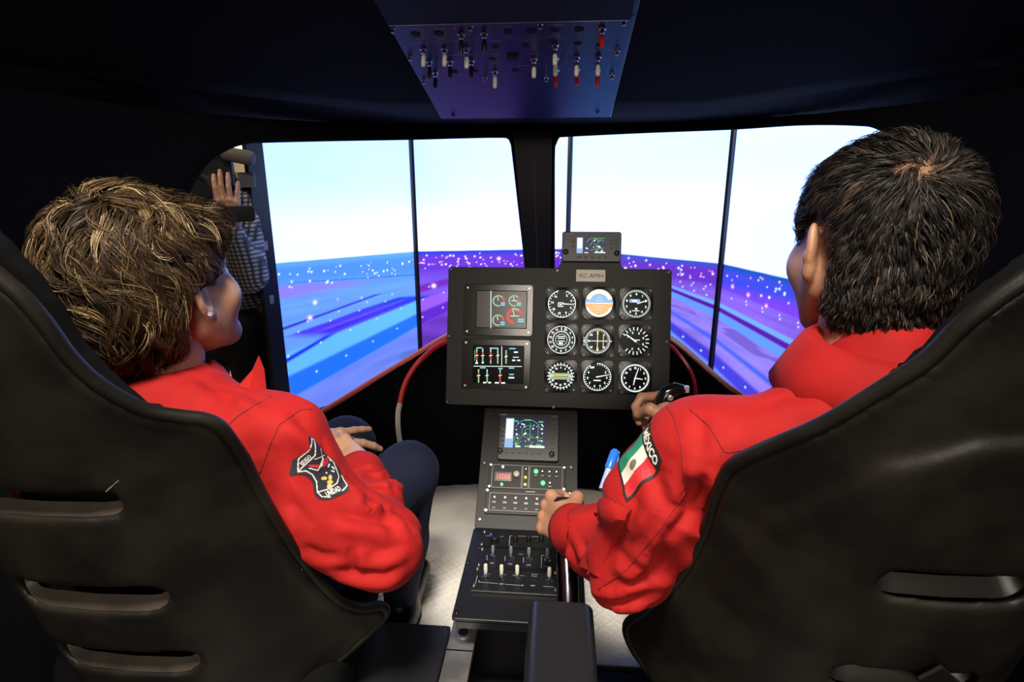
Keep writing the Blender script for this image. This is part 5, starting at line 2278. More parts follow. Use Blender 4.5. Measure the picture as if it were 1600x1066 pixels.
# ------------------------------------------------------------------ the woman
W_AZ = math.radians(13)
AXW = axes(W_AZ, math.radians(10), math.radians(-3))
WSC = .96
earW = np.array(P(314, 468, .79))
HW = earW - AXW[0] * .080 * WSC - AXW[1] * (-.012) * WSC
wo = thing('person', 'woman with wavy brown hair in red jacket seated on the left', 'person', Matrix.Translation((-.57, .72, .25)))
S_r, E_r, W_r = np.array(P(436, 690, .82)), np.array(P(597, 858, .86)), np.array(P(560, 738, 1.06))
S_l = np.array([-.755, .72, .69])
E_l, W_l = np.array([-.80, .80, .47]), np.array(P(512, 690, 1.13))
NB = np.array([-.575, .735, .745])


def w_body(p):
    d = s_cone(p, HW + AXW @ np.array([0, 0, 0]) + np.array([0, -.03, -.05]), NB + np.array([0, -.015, -.02]), .050, .056)
    d = smin(d, s_ell(p, (-.57, .72, .60), (.15, .09, .17)), .04)
    d = smin(d, s_cone(p, S_l, S_r, .045, .045), .04)
    for c in ((S_r, E_r, W_r), (S_l, E_l, W_l)):
        d = smin(d, s_chain(p, c, (.043, .036, .026), .02), .03)
    d = smin(d, s_ell(p, (-.57, .77, .42), (.16, .10, .11)), .05)
    return d


parts = [sdf_mesh(w_body, (-.88, .56, .30), (-.16, 1.14, .90), .010)]
hv, hf = sdf_mesh(lambda q: head_local(q), (-.105, -.135, -.135), (.105, .145, .145), .0030)
parts.append((HW + hv * WSC @ AXW, hf))
# neck at fine pitch so that it blends into the jaw
parts.append(sdf_mesh(lambda p: s_chain(p, [HW + np.array([.0, -.022, -.02]), HW + np.array([.0, -.025, -.085]), NB + np.array([0, -.01, -.01])], (.052, .050, .058), .01), HW + np.array([-.10, -.12, -.22]), HW + np.array([.10, .10, .05]), .005))
# right hand flat in the lap under the left hand
rv, rf_ = hand_mesh([(.25, .5, .3)] * 4, [(.050, .050, -.022), (.052, .082, -.030), (.040, .105, -.036)], -1, wrist=.03)
ydir = np.array(P(510, 700, 1.13)) - np.array(P(560, 736, 1.06))
parts.append((place(rv, W_r + np.array([-.004, .004, .010]), ydir, np.array([.1, -.55, .8])), rf_))
# left hand over it, fingers towards the right knee
lv, lf = hand_mesh([(.45, .6, .4), (.35, .55, .35), (.10, .25, .2), (.05, .15, .1)], [(.052, .045, -.018), (.064, .072, -.026), (.068, .096, -.03)], 1, splay=(.05, .0, -.10, -.42))
yl = np.array(P(575, 692, 1.16)) - np.array(P(512, 684, 1.13))
L_or = np.array(P(466, 688, 1.135))
lw = place(lv, L_or, yl, np.array([.05, -.5, .85]))
parts.append((lw, lf))
bv, bf = join(parts)
child('body', np_mesh('body', bv, bf, [M_SKIN_W]), wo)


def w_jacket(p):
    d = s_ell(p, (-.572, .735, .565), (.180, .118, .235))
    d = smin(d, s_ell(p, (-.575, .695, .665), (.170, .105, .100)), .05)
    d = smin(d, s_cone(p, (-.72, .715, .705), (-.44, .720, .705), .058, .058), .05)
    d = smin(d, s_cone(p, NB + np.array([0, -.02, -.05]), NB + np.array([0, -.012, .012]), .085, .062), .05)
    d = smin(d, s_chain(p, [S_r + np.array([0, 0, -.002]), S_r * .5 + E_r * .5 + np.array([-.016, -.010, -.024]), E_r], (.075, .067, .064), .03), .035)
    d = smin(d, s_chain(p, [E_r, E_r * .45 + W_r * .55, W_r * .97 + E_r * .03], (.063, .054, .044), .02), .010)
    d = smin(d, s_chain(p, [S_l, E_l, W_l * .9 + E_l * .1], (.075, .062, .045), .03), .035)
    d = smin(d, s_ell(p, (-.57, .775, .42), (.180, .125, .13)), .05)
    # cloth folds
    ax = E_r - S_r
    dE = np.sqrt(((p - E_r) ** 2).sum(-1))
    dM = np.sqrt(((p - (E_r * .6 + W_r * .4)) ** 2).sum(-1))
    d = d - .0170 * np.exp(-(dM / .13) ** 2) * folds(p, W_r - E_r + np.array([.02, 0, .03]), 34, 9, 3.1)
    d = d - .0110 * np.exp(-(np.sqrt(((p - S_r) ** 2).sum(-1)) / .13) ** 2) * folds(p, np.array([.7, .3, .6]), 24, 7, 8.4)
    d = d - .0065 * folds(p, ax + np.array([.1, 0, .12]), 17, 7, 5.2)
    # cuff opening
    return d


jv, jf = sdf_mesh(w_jacket, (-.93, .53, .27), (-.15, 1.12, .83), .0046)
jv = relax(jv, jf, 2, .4)
jv = creases(jv, jf, [([(536, 738), (568, 765), (600, 790), (604, 815)], .0085, .008), ([(566, 772), (572, 786), (596, 781)], .006, .006), ([(572, 760), (600, 770), (630, 790)], .007, .007),
                      ([(606, 792), (630, 808), (652, 836)], .006, .008), ([(508, 884), (545, 896), (602, 900), (640, 880)], .007, .008), ([(520, 800), (560, 808), (600, 815), (628, 832)], .0075, .008),
                      ([(553, 898), (548, 870), (552, 850)], .006, .007), ([(470, 850), (500, 868), (540, 872)], .005, .008), ([(440, 780), (470, 800), (490, 830)], .004, .010), ([(450, 640), (480, 668), (505, 690), (520, 730)], .006, .009),
                      ([(300, 585), (340, 610), (372, 640)], .004, .009), ([(420, 690), (440, 730), (450, 770)], .004, .010), ([(590, 730), (612, 752), (622, 775)], .006, .007), ([(575, 860), (600, 862), (640, 850)], .005, .008),
                      ([(330, 600), (380, 612), (430, 640)], .004, .008)])
jw = child('jacket', np_mesh('jacket', jv, jf, [M_RED]), wo)
bw = bvh_of(jv, jf)
# collar: stand, fold and fall
cv, cf = collar(NB + np.array([0, -.006, -.004]), axes(math.radians(4), math.radians(6)), .064, .066,
                [(.000, .004), (.001, .020), (.004, .034), (.009, .038), (.017, .032), (.028, .010), (.040, -.016)], 70, .03)
co = child('collar', np_mesh('collar', cv, cf, [M_RED]), jw)
sl = co.modifiers.new('thick', 'SOLIDIFY')
sl.thickness = .004
# raised collar tip that stands out past her chin
tipc = [np.array(P(*q)) for q in ((372, 606, .83), (395, 580, .845), (405, 557, .86), (413, 577, .86), (416, 606, .855), (418, 636, .85), (385, 632, .83))]
tb = MB()
tb.v = [tuple(p) for p in tipc] + [tuple(p + np.array([-.004, .006, 0])) for p in tipc]
n_ = len(tipc)
tb.f = [tuple(range(n_)), tuple(range(2 * n_ - 1, n_ - 1, -1))] + [(i, (i + 1) % n_, n_ + (i + 1) % n_, n_ + i) for i in range(n_)]
tb.m = [0] * len(tb.f)
tb.use(M_RED)
child('lapel', tb.mesh('lapel'), jw, False)
# cuff of the right sleeve
cdir = (W_r - E_r) / np.linalg.norm(W_r - E_r)
cu = MB().tube([W_r - cdir * .055, W_r - cdir * .018, W_r - cdir * .002, W_r - cdir * .001, W_r - cdir * .020], [.036, .047, .0455, .040, .037], 26, cap=False)
cu.use(M_RED)
cu.m = [0] * len(cu.f)
child('cuff', cu.mesh('cuff'), jw)


def seam(bvh, pix, parent, r=.0011, m_=None, lift=0.0):
    pts = []
    for a, b in zip(pix[:-1], pix[1:]):
        n_ = max(2, int(math.hypot(b[0] - a[0], b[1] - a[1]) / 5))
        for k in range(n_):
            t = k / n_
            h, nn_ = cast_px(bvh, a[0] + (b[0] - a[0]) * t, a[1] + (b[1] - a[1]) * t)
            if h is not None and (not pts or np.linalg.norm(h - pts[-1]) < .05):
                pts.append(h + nn_ * lift)
    if len(pts) > 2:
        mb = MB().tube(pts, r, 5)
        mb.use(m_ or M_REDD)
        mb.m = [0] * len(mb.f)
        child('seam', mb.mesh('seam'), parent)


seam(bw, [(348, 672), (372, 650), (400, 632), (430, 616)], jw)
seam(bw, [(436, 664), (470, 640), (492, 640)], jw)
seam(bw, [(436, 664), (420, 700), (404, 745)], jw)


# trousers and shoes
K_r, K_l = np.array(P(637, 738, 1.25)), np.array(P(541, 697, 1.32))
A_r, A_l = np.array([-.365, 1.135, .09]), np.array([-.56, 1.22, .09])


def w_legs(p):
    d = s_ell(p, (-.57, .78, .385), (.19, .13, .105))
    for h_, k_, a_ in (((-.475, .76, .375), K_r, A_r), ((-.665, .76, .375), K_l, A_l)):
        e = s_chain(p, [h_, k_], (.090, .066), .02)
        e = smin(e, s_chain(p, [k_, k_ * .5 + a_ * .5 + np.array([.0, -.012, 0]), a_], (.064, .058, .042), .02), .02)
        d = smin(d, e, .03)
    return d - .003 * folds(p, (0, .3, .9), 22, 8, 1.3)


lv_, lf_ = sdf_mesh(w_legs, (-.80, .56, .04), (-.22, 1.44, .58), .009)
child('trousers', np_mesh('trousers', lv_, lf_, [M_NAVY]), wo)


def shoes(person, ankles, toe, m_):
    for a_ in ankles:
        def fn(p, a_=a_):
            t_ = np.array(toe)
            d = s_cone(p, a_ + np.array([0, -.03, -.045]), a_ + t_ * .17 + np.array([0, 0, -.055]), .038, .032)
            d = smin(d, s_cone(p, a_, a_ + np.array([0, 0, -.04]), .036, .040), .03)
            return np.maximum(d, .004 - p[:, 2])
        v, f = sdf_mesh(fn, a_ + np.array([-.10, -.10, -.10]), a_ + np.array([.10, .26, .06]), .007)
        child('shoe', np_mesh('shoe', v, f, [m_]), person)


shoes(wo, (A_r, A_l), (0, 1, 0), M_SHOE)


# hair: volume under locks
def wl(p):
    return (p - HW) @ AXW.T


def w_hairvol(p, grow=0.0):
    q = wl(p)
    d = s_ell(q, (-.002, -.030, .054), (.091, .106, .106))
    d = smin(d, s_ell(q, (-.008, -.064, -.012), (.076, .066, .072)), .04)
    d = smin(d, s_ell(q, (.020, .066, .078), (.058, .048, .036)), .035)
    return d - grow


def w_haircut(p):
    q = wl(p)
    d = w_hairvol(p)
    face = (q[:, 1] - .75 * q[:, 2] - .020) / 1.25
    d = smax(d, face, .02)
    d = smax(d, -(q[:, 2] + .105 - .35 * np.maximum(q[:, 1] + .02, 0)), .02)
    ear = s_ell(q, (.095, -.004, -.026), (.06, .046, .046))
    d = smax(d, -ear, .012)
    return d


cvv, cff = sdf_mesh(lambda p: w_haircut(p) + .006, HW - .21, HW + .21, .0065)
cap_c = np.tile(np.array([.020, .012, .007]), (len(cvv), 1))
# roots spread over the whole volume
sel = rng.permutation(len(cvv))[:820]
gd0 = cvv[sel] + rng.normal(size=(len(sel), 3)) * .002
crown = HW + np.array([.01, -.055, .145]) @ AXW


def w_flow(p, t, k):
    q = wl(p)
    away = p - crown
    away /= np.linalg.norm(away, axis=-1, keepdims=True) + 1e-9
    back = -AXW[1] * (.55 * np.clip((q[:, 1] + .04) / .10, 0, 1) * np.clip((.10 - q[:, 2]) / .1, 0, 1))[:, None]
    n_ = np.stack([VN(p * 1.0 + s_, 26) - .5 for s_ in (0, 5, 9)], -1)
    n2 = np.stack([VN(p * 1.0 + s_, 11) - .5 for s_ in (2, 7, 4)], -1)
    fl = away * .8 + np.array([0, 0, -.55]) + back + n_ * 1.9 + n2 * 1.4
    if t > .72:
        fl = fl + np.array([0, 0, .25]) + away * .2
    return fl


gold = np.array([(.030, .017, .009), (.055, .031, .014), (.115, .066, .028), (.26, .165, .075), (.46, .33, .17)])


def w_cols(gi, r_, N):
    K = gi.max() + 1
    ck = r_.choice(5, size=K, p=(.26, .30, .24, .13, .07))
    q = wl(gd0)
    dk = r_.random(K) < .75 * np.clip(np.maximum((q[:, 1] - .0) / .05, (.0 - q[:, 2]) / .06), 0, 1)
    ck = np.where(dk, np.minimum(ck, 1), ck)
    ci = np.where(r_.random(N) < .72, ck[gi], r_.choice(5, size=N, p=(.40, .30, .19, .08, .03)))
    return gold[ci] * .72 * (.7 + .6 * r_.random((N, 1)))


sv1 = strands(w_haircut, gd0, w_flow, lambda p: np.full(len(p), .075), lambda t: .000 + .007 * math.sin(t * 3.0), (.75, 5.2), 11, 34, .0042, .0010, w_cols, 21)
# a few fly-away hairs
sel = rng.permutation(len(cvv))[:600]
top_ = np.array([i for i in sel if (wl(cvv[i:i + 1])[0, 2] > .06)])[:42]
sv2 = strands(w_haircut, cvv[top_], lambda p, t, k: (p - HW) / .12 + np.stack([VN(p + s_, 18) - .5 for s_ in (0, 5, 9)], -1) * 3.5 + np.array([.3, 0, 0]), lambda p: np.full(len(p), .06), lambda t: .0,
              (.4, 4.0), 9, 1, .001, .0006, lambda gi, r_, N: np.full((N, 3), .03), 5, push=False)
def drop(sv_, bad, n1):
    """leave out strands that stray over the ear or face"""
    v, f, c = sv_
    N = len(v) // (n1 * 2)
    b = bad(v).reshape(n1, N, 2).any((0, 2))
    sid = (f[:, 0] // 2) % N
    return v, f[~b[sid]], c


def w_bad(v):
    q = wl(v)
    ear = np.sqrt(((q[:, 1] + .006) / .040) ** 2 + ((q[:, 2] + .022) / .036) ** 2) < 1
    face = (q[:, 1] > .75 * q[:, 2] + .050) & (q[:, 2] < .05)
    return ((q[:, 0] > .03) & (ear | face)) | (q[:, 2] < -.108)


sv1 = drop(sv1, w_bad, 12)
hv_, hf_ = join([(cvv, cff), sv1[:2], sv2[:2]])
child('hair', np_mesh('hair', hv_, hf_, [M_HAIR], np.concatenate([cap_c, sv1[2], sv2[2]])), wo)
# earring
ep = np.array(P(329, 491, .775))
eb = MB()
for k in range(7):
    a = 2 * PI * k / 6
    c = (0, 0) if k == 6 else (.0030 * math.cos(a), .0030 * math.sin(a))
    eb.lathe([(.0012, -.001), (.0019, .0008), (.0009, .0022)], 6, Matrix.Translation(ep) @ frame((0, 0, 0), CR, CU) @ Matrix.Translation((c[0], c[1], 0)))
eb.use(mat('crystal', (.8, .82, .95), .05, .85))
eb.m = [0] * len(eb.f)
child('earring', eb.mesh('earring'), wo, False)
# ring on the left ring finger
rp_ = place(np.array([[-.0145, .104, -.0035]]), L_or, yl, np.array([.05, -.5, .85]))[0]
yd = yl / np.linalg.norm(yl)
rg = MB()
rg.tube([rp_ - yd * .004, rp_ - yd * .003, rp_ + yd * .003, rp_ + yd * .004], [.0100, .0112, .0112, .0100], 18)
for k in range(5):
    rg.lathe([(.002, 0), (.0032, .002), (.001, .004)], 7, Matrix.Translation(rp_ + np.array([.002 * (k - 2), -.004, .0085 - .0006 * abs(k - 2)])))
rg.use(M_GOLD)
rg.m = [0] * len(rg.f)
child('ring', rg.mesh('ring'), wo)

# shoulder shield
SH = [(245, 190), (325, 190), (345, 225), (400, 290), (470, 345), (560, 400), (640, 470), (700, 560), (740, 650), (770, 760), (770, 830), (700, 870), (620, 905), (540, 930), (470, 925), (430, 905),
      (400, 870), (385, 800), (385, 740), (350, 680), (290, 630), (220, 615), (150, 630), (135, 600), (145, 445), (190, 405), (250, 360), (280, 320), (270, 290), (245, 250)]
to_w = lambda x, y: (440 + x / 7.6125, 660 + y / 7.6125)
mpw = affine_patch(bw, [(250, 450), (620, 560), (480, 850)], to_w)


def shield(gx, gy):
    ins = s_poly(gx, gy, SH) < 0
    c = np.zeros(gx.shape + (3,))
    c[:] = (.006, .006, .008)
    inner = s_poly(gx, gy, inset(SH[::-1], 26)) < 0
    c = tint(c, inner.astype(float), (.012, .012, .022))
    white = (.62, .60, .55)
    for pl_ in ([(292, 205), (325, 218), (352, 400), (290, 490), (218, 582), (205, 432), (270, 352), (285, 300), (292, 205)], [(218, 584), (300, 574), (370, 620), (420, 705), (430, 830), (475, 886), (560, 896)],
                [(430, 830), (545, 800), (640, 735), (672, 650), (650, 560), (610, 470), (540, 405)], [(715, 640), (750, 770), (695, 828)]):
        c = tint(c, seg_mask(gx, gy, pl_, 13), white)
    red = s_poly(gx, gy, [(310, 500), (430, 510), (465, 440), (530, 410), (545, 470), (500, 520), (430, 545), (330, 525)]) < 0
    c = tint(c, red.astype(float), (.50, .015, .03))
    for pl_ in ([(360, 442), (490, 390)], [(412, 320), (450, 440), (430, 545)], [(330, 545), (420, 570), (450, 500)], [(460, 430), (455, 520)]):
        c = tint(c, seg_mask(gx, gy, pl_, 11), (.7, .68, .66))
    for (ex_, ey_, rx_, ry_, cc) in ((500, 668, 32, 22, (.60, .40, .06)), (567, 660, 22, 32, (.50, .38, .16)), (565, 716, 34, 22, (.62, .42, .05)), (560, 770, 30, 34, (.62, .42, .30)), (523, 604, 10, 10, (.7, .65, .7))):
        c = tint(c, (((gx - ex_) / rx_) ** 2 + ((gy - ey_) / ry_) ** 2 < 1).astype(float), cc)
    for pl_ in ([(565, 430), (575, 455)], [(555, 500), (540, 530)], [(590, 530), (620, 555)], [(585, 580), (615, 590)]):
        c = tint(c, seg_mask(gx, gy, pl_, 18), (.55, .6, .66))
    return ins, c


pv, pq, pc = patch_mesh(mpw, 130, 775, 185, 935, 5.0, shield, None)
tx = [text_on(mpw, 'ESTADO', 62, 272, 448, math.radians(-58), 120, .0006) + ((.66, .63, .56),),
      text_on(mpw, 'UNIDAD', 88, 594, 828, math.radians(-24), 170, .0006) + ((.70, .68, .62),)]
child('shield_patch', with_text(pv, pq, pc, tx), jw, False)['label'] = 'black shield patch with red helicopter and white lettering'

# ------------------------------------------------------------------ the man
M_AZ = math.radians(-5)
AXM = axes(M_AZ, math.radians(-6), math.radians(3))
earM = np.array(P(1270, 392, .70))
HM = earM + AXM[0] * .080 * 1.0 - AXM[1] * (-.012)
ma = thing('person', 'man with short black hair in red flight suit seated on the right', 'person', Matrix.Translation((.40, .66, .25)))
mS, mE, mW = np.array(P(1090, 706, .735)), np.array(P(984, 876, .815)), np.array(P(893, 826, .985))
mS2 = np.array([.605, .640, .755])
mE2, mW2 = np.array([.60, .82, .56]), np.array(P(1046, 648, 1.12))
NM = np.array([.395, .690, .825])


def m_body(p):
    d = s_cone(p, HM + np.array([0, -.03, -.04]), NM + np.array([0, -.01, -.03]), .056, .062)
    d = smin(d, s_ell(p, (.39, .72, .62), (.15, .085, .19)), .04)
    d = smin(d, s_cone(p, mS, mS2, .05, .05), .04)
    for c in ((mS, mE, mW), (mS2, mE2, mW2)):
        d = smin(d, s_chain(p, c, (.046, .040, .028), .02), .03)
    return smin(d, s_ell(p, (.39, .80, .42), (.16, .10, .10)), .05)


parts = [sdf_mesh(m_body, (.03, .52, .30), (.72, 1.20, .98), .010)]
hv, hf = sdf_mesh(lambda q: head_local(q, 1.15), (-.105, -.135, -.135), (.105, .145, .145), .0032)
parts.append((HM + hv @ AXM, hf))
parts.append(sdf_mesh(lambda p: s_chain(p, [HM + np.array([.0, -.022, -.02]), HM + np.array([.002, -.03, -.085]), NM + np.array([0, -.012, -.01])], (.058, .059, .068), .01), HM + np.array([-.11, -.16, -.24]), HM + np.array([.11, .10, .05]), .005))
# left hand closed on the collective grip
fv, ff = hand_mesh([(1.05, 1.25, .7), (1.15, 1.25, .75), (1.2, 1.25, .75), (1.25, 1.2, .75)], [(.045, .055, -.030), (.030, .075, -.050), (.008, .085, -.058)], 1, splay=(.04, .0, -.03, -.06), wrist=.035)
yh = np.array(P(862, 800, 1.045)) - mW
parts.append((place(fv, mW - np.array([.000, .012, .000]), yh, np.array([-.80, -.42, .42])), ff))
# right hand round the cyclic grip
fv, ff = hand_mesh([(1.0, 1.2, .7), (1.1, 1.2, .7), (1.15, 1.2, .7), (1.2, 1.2, .7)], [(.045, .055, -.030), (.030, .075, -.050), (.008, .085, -.058)], -1, h=.0024)
parts.append((place(fv, mW2 + np.array([.02, -.05, -.02]), np.array([-.25, .9, .3]), np.array([.85, .0, .5])), ff))
bv, bf = join(parts)
child('body', np_mesh('body', bv, bf, [M_SKIN_M]), ma)


def m_jacket(p):
    d = s_ell(p, (.392, .735, .56), (.190, .112, .24))
    d = smin(d, s_ell(p, (.392, .665, .715), (.180, .095, .105)), .05)
    d = smin(d, s_cone(p, (.205, .650, .742), (.585, .645, .765), .058, .062), .05)
    d = smin(d, s_cone(p, NM + np.array([0, -.02, -.06]), NM + np.array([0, -.010, .008]), .110, .074), .06)
    d = smin(d, s_chain(p, [mS, mS * .5 + mE * .5 + np.array([-.004, 0, .006]), mE], (.075, .073, .068), .03), .035)
    d = smin(d, s_chain(p, [mE, mE * .5 + mW * .5, mW * .97 + mE * .03], (.068, .061, .047), .02), .014)
    d = smin(d, s_chain(p, [mS2, mE2, mW2 * .85 + mE2 * .15], (.078, .066, .046), .03), .035)
    d = smin(d, s_ell(p, (.39, .80, .42), (.18, .125, .12)), .05)
    dM = np.sqrt(((p - mE) ** 2).sum(-1))
    d = d - .0170 * np.exp(-(dM / .14) ** 2) * folds(p, np.array([-.35, .6, .75]), 30, 9, 2.2)
    d = d - .0170 * np.exp(-(np.sqrt(((p - (mS * .55 + mE * .45) - np.array([.05, -.03, 0])) ** 2).sum(-1)) / .10) ** 2) * folds(p, np.array([.5, .3, .9]), 28, 8, 6.1)
    d = d - .0065 * folds(p, mE - mS + np.array([.15, 0, .1]), 17, 7, 5.2)
    return d


jv, jf = sdf_mesh(m_jacket, (.02, .48, .27), (.73, 1.16, .90), .0046)
jv = relax(jv, jf, 2, .4)
jv = creases(jv, jf, [([(1062, 725), (1080, 765), (1078, 800), (1050, 850)], .0085, .009), ([(1106, 735), (1082, 775), (1062, 800)], .008, .008), ([(1060, 782), (1020, 822), (995, 866)], .007, .009),
                      ([(1074, 806), (1050, 826), (1028, 874), (1018, 905)], .008, .009), ([(922, 926), (955, 915), (978, 888)], .006, .008), ([(942, 940), (972, 938), (1003, 928)], .006, .007),
                      ([(1002, 772), (992, 800), (984, 828)], .005, .009), ([(905, 840), (920, 870), (925, 905)], .006, .008), ([(1092, 640), (1096, 680), (1090, 720)], .004, .010), ([(960, 860), (985, 880), (1012, 882)], .006, .008),
                      ([(1180, 640), (1220, 622), (1290, 610)], .004, .010), ([(880, 830), (895, 862), (900, 890)], .005, .007), ([(1010, 720), (1030, 760), (1035, 800)], .0045, .010), ([(1040, 860), (1000, 905), (960, 925)], .006, .008)])
jm = child('flight_suit', np_mesh('flight_suit', jv, jf, [M_RED]), ma)
bm_ = bvh_of(jv, jf)
cv, cf = collar(NM + np.array([0, -.006, .000]), axes(math.radians(-2), math.radians(4)), .074, .074,
                [(.000, .000), (.001, .020), (.004, .036), (.010, .042), (.020, .036), (.034, .012), (.050, -.022)], 64, .02)
co = child('collar', np_mesh('collar', cv, cf, [M_RED]), jm)
sl = co.modifiers.new('thick', 'SOLIDIFY')
sl.thickness = .005
cdir = (mW - mE) / np.linalg.norm(mW - mE)
cu = MB().tube([mW - cdir * .050, mW - cdir * .016, mW + cdir * .004, mW + cdir * .004, mW - cdir * .016], [.034, .046, .043, .037, .034], 26, cap=False)
cu.use(M_RED)
cu.m = [0] * len(cu.f)
child('cuff', cu.mesh('cuff'), jm)
seam(bm_, [(1078, 640), (1108, 665), (1132, 706), (1140, 707), (1180, 700)], jm)
seam(bm_, [(1040, 633), (1052, 650), (1062, 680), (1068, 720), (1070, 770)], jm)
seam(bm_, [(1070, 770), (1030, 830), (980, 890), (930, 925)], jm, .0009)
seam(bm_, [(1205, 578), (1260, 586), (1330, 584), (1400, 570)], jm, .0009)


# sleeve pocket with flap
def tile_patch(bvh, quad, nx, ny, lift, th, name, parent, m_, puff=0.0):
    """cloth panel spanning four seen corners"""
    c = [cast_px(bvh, *q) for q in quad]
    if any(x[0] is None for x in c):
        return
    top, bot = [], []
    for i in range(nx + 1):
        for j in range(ny + 1):
            u_, v_ = i / nx, j / ny
            px = (1 - u_) * ((1 - v_) * quad[0][0] + v_ * quad[3][0]) + u_ * ((1 - v_) * quad[1][0] + v_ * quad[2][0])
            py = (1 - u_) * ((1 - v_) * quad[0][1] + v_ * quad[3][1]) + u_ * ((1 - v_) * quad[1][1] + v_ * quad[2][1])
            h, nn_ = cast_px(bvh, px, py)
            if h is None:
                h, nn_ = top[-1] if top else c[0][0], np.array([0, -1.0, 0])
            bump_ = puff * math.sin(PI * u_) * math.sin(PI * v_)
            top.append(h + nn_ * (lift + th + bump_))
            bot.append(h + nn_ * (lift - .004))
    n1 = ny + 1
    N = len(top)
    fs = []
    for i in range(nx):
        for j in range(ny):
            a = i * n1 + j
            fs.append((a, a + n1, a + n1 + 1, a + 1))
    ed = [i * n1 for i in range(nx + 1)] + [nx * n1 + j for j in range(1, n1)] + [i * n1 + ny for i in range(nx - 1, -1, -1)] + [j for j in range(ny - 1, 0, -1)]
    for a, b in zip(ed, ed[1:] + ed[:1]):
        fs.append((a, b, N + b, N + a))
    mb = MB().use(m_).add(top + bot, fs)
    return child(name, mb.mesh(name), parent, True)


tile_patch(bm_, [(955, 792), (984, 802), (936, 902), (908, 882)], 5, 10, .001, .004, 'sleeve_pocket', jm, M_RED, .012)
tile_patch(bm_, [(948, 778), (988, 796), (968, 826), (930, 806)], 6, 5, .006, .004, 'pocket_flap', jm, M_RED, .006)
seam(bm_, [(965, 780), (948, 830), (935, 870), (918, 905)], jm, .0016, None, .004)

# flag patch
A0, B0_, C0 = np.array([462., 228.]), np.array([527., 388.]), np.array([390., 547.])
to_m = lambda x, y: (820 + x / 2.4238, 560 + y / 2.4238)
# design space: u 0..100 along the lettering, v 0..126 downwards
uv_px = lambda u, v: to_m(*(A0 + (B0_ - A0) * u / 100 + (C0 - B0_) * v / 126))
mpm = affine_patch(bm_, [(30, 10), (95, 12), (85, 95)], uv_px)


def flag(gx, gy):
    ins = (gx > 0) & (gx < 100) & (gy > 0) & (gy < 126)
    c = np.zeros(gx.shape + (3,))
    c[:] = (.008, .008, .009)
    inn = (gx > 6) & (gx < 94) & (gy > 33) & (gy < 120)
    third = [(6, 35.5, (.01, .22, .12)), (35.5, 64.5, (.72, .66, .60)), (64.5, 94, (.62, .02, .03))]
    for a, b, cc in third:
        c = tint(c, (inn & (gx >= a) & (gx < b)).astype(float), cc)
    e = ((gx - 50) / 9) ** 2 + ((gy - 76) / 12) ** 2
    c = tint(c, (e < 1).astype(float), (.20, .14, .07))
    c = tint(c, (e < .35).astype(float), (.12, .16, .08))
    return ins, c


pv, pq, pc = patch_mesh(mpm, -1, 101, -1, 127, .9, flag, None)
tx = [text_on(mpm, 'MÉXICO', 24, 52, 17, 0.0, 80, .0007) + ((.72, .70, .66),)]
child('flag_patch', with_text(pv, pq, pc, tx), jm, False)['label'] = 'flag patch in green, white and red under a black MÉXICO strip'


# trousers (suit legs) and boots
def m_legs(p):
    d = s_ell(p, (.39, .81, .38), (.18, .13, .10))
    for h_, k_, a_ in (((.30, .82, .37), np.array([.225, 1.13, .45]), np.array([.19, 1.30, .09])), ((.49, .82, .37), np.array([.58, 1.14, .46]), np.array([.56, 1.30, .09]))):
        e = s_chain(p, [h_, k_], (.095, .070), .02)
        e = smin(e, s_chain(p, [k_, k_ * .5 + a_ * .5, a_], (.068, .06, .046), .02), .02)
        d = smin(d, e, .03)
    return d - .003 * folds(p, (0, .3, .9), 22, 8, 1.9)


lv_, lf_ = sdf_mesh(m_legs, (.08, .53, .04), (.72, 1.42, .58), .010)
child('trousers', np_mesh('trousers', lv_, lf_, [M_NAVY]), ma)
shoes(ma, (np.array([.19, 1.30, .09]), np.array([.56, 1.30, .09])), (0, 1, 0), M_SHOE)


# hair
def mlq(p):
    return (p - HM) @ AXM.T


def m_skull(p):
    q = mlq(p)
    d = s_ell(q, (0, -.018, .040), (.0755, .098, .088))
    return smin(d, s_ell(q, (0, -.035, -.045), (.060, .060, .06)), .04)


def m_hairmask(q):
    """hair line: positive where hair grows"""
    x, y, z = q[:, 0], q[:, 1], q[:, 2]
    front = .052 + .35 * np.maximum(z - .02, 0) - y                 # temples
    low = z + .082 + .55 * np.minimum(y + .045, 0) * 0 - np.clip((y + .045) * 1.3, 0, .10)
    ear = np.hypot((y + .010) / .040, (z + .006) / .046) - 1.0
    ear = np.where(np.abs(x) > .05, ear * .03, 1.0)
    return np.minimum(np.minimum(front, low), ear)


skv, skf = sdf_mesh(lambda p: m_skull(p) - .004, HM - .17, HM + .17, .0045)
mk_ = m_hairmask(mlq(skv)) > 0
keep = mk_[skf].all(1)
h_cr = None
for d_ in np.linspace(.4, 1.2, 1600):
    p_ = P(1440, 262, d_)
    if m_skull(p_[None])[0] < .006:
        h_cr = p_
        break
crm = np.array(h_cr)
dist_c = np.linalg.norm(skv - crm, axis=1)
rgt = AXM[0]
line = np.abs((skv - crm) @ AXM[2])                                 # thin parting to either side of the whorl
thin = .9 * np.exp(-(dist_c / .014) ** 2) + .65 * np.exp(-(line / .009) ** 2) * np.clip(1 - dist_c / .075, 0, 1) + .45 * np.exp(-(np.linalg.norm(skv - crm - AXM[0] * .035, axis=1) / .03) ** 2)
cand = np.nonzero(mk_)[0]
pr_ = 1.0 - np.clip(thin[cand], 0, .55)
pr_ /= pr_.sum()
sel = rng.choice(cand, size=2100, replace=True, p=pr_)
gm0 = skv[sel] + rng.normal(size=(len(sel), 3)) * .0022


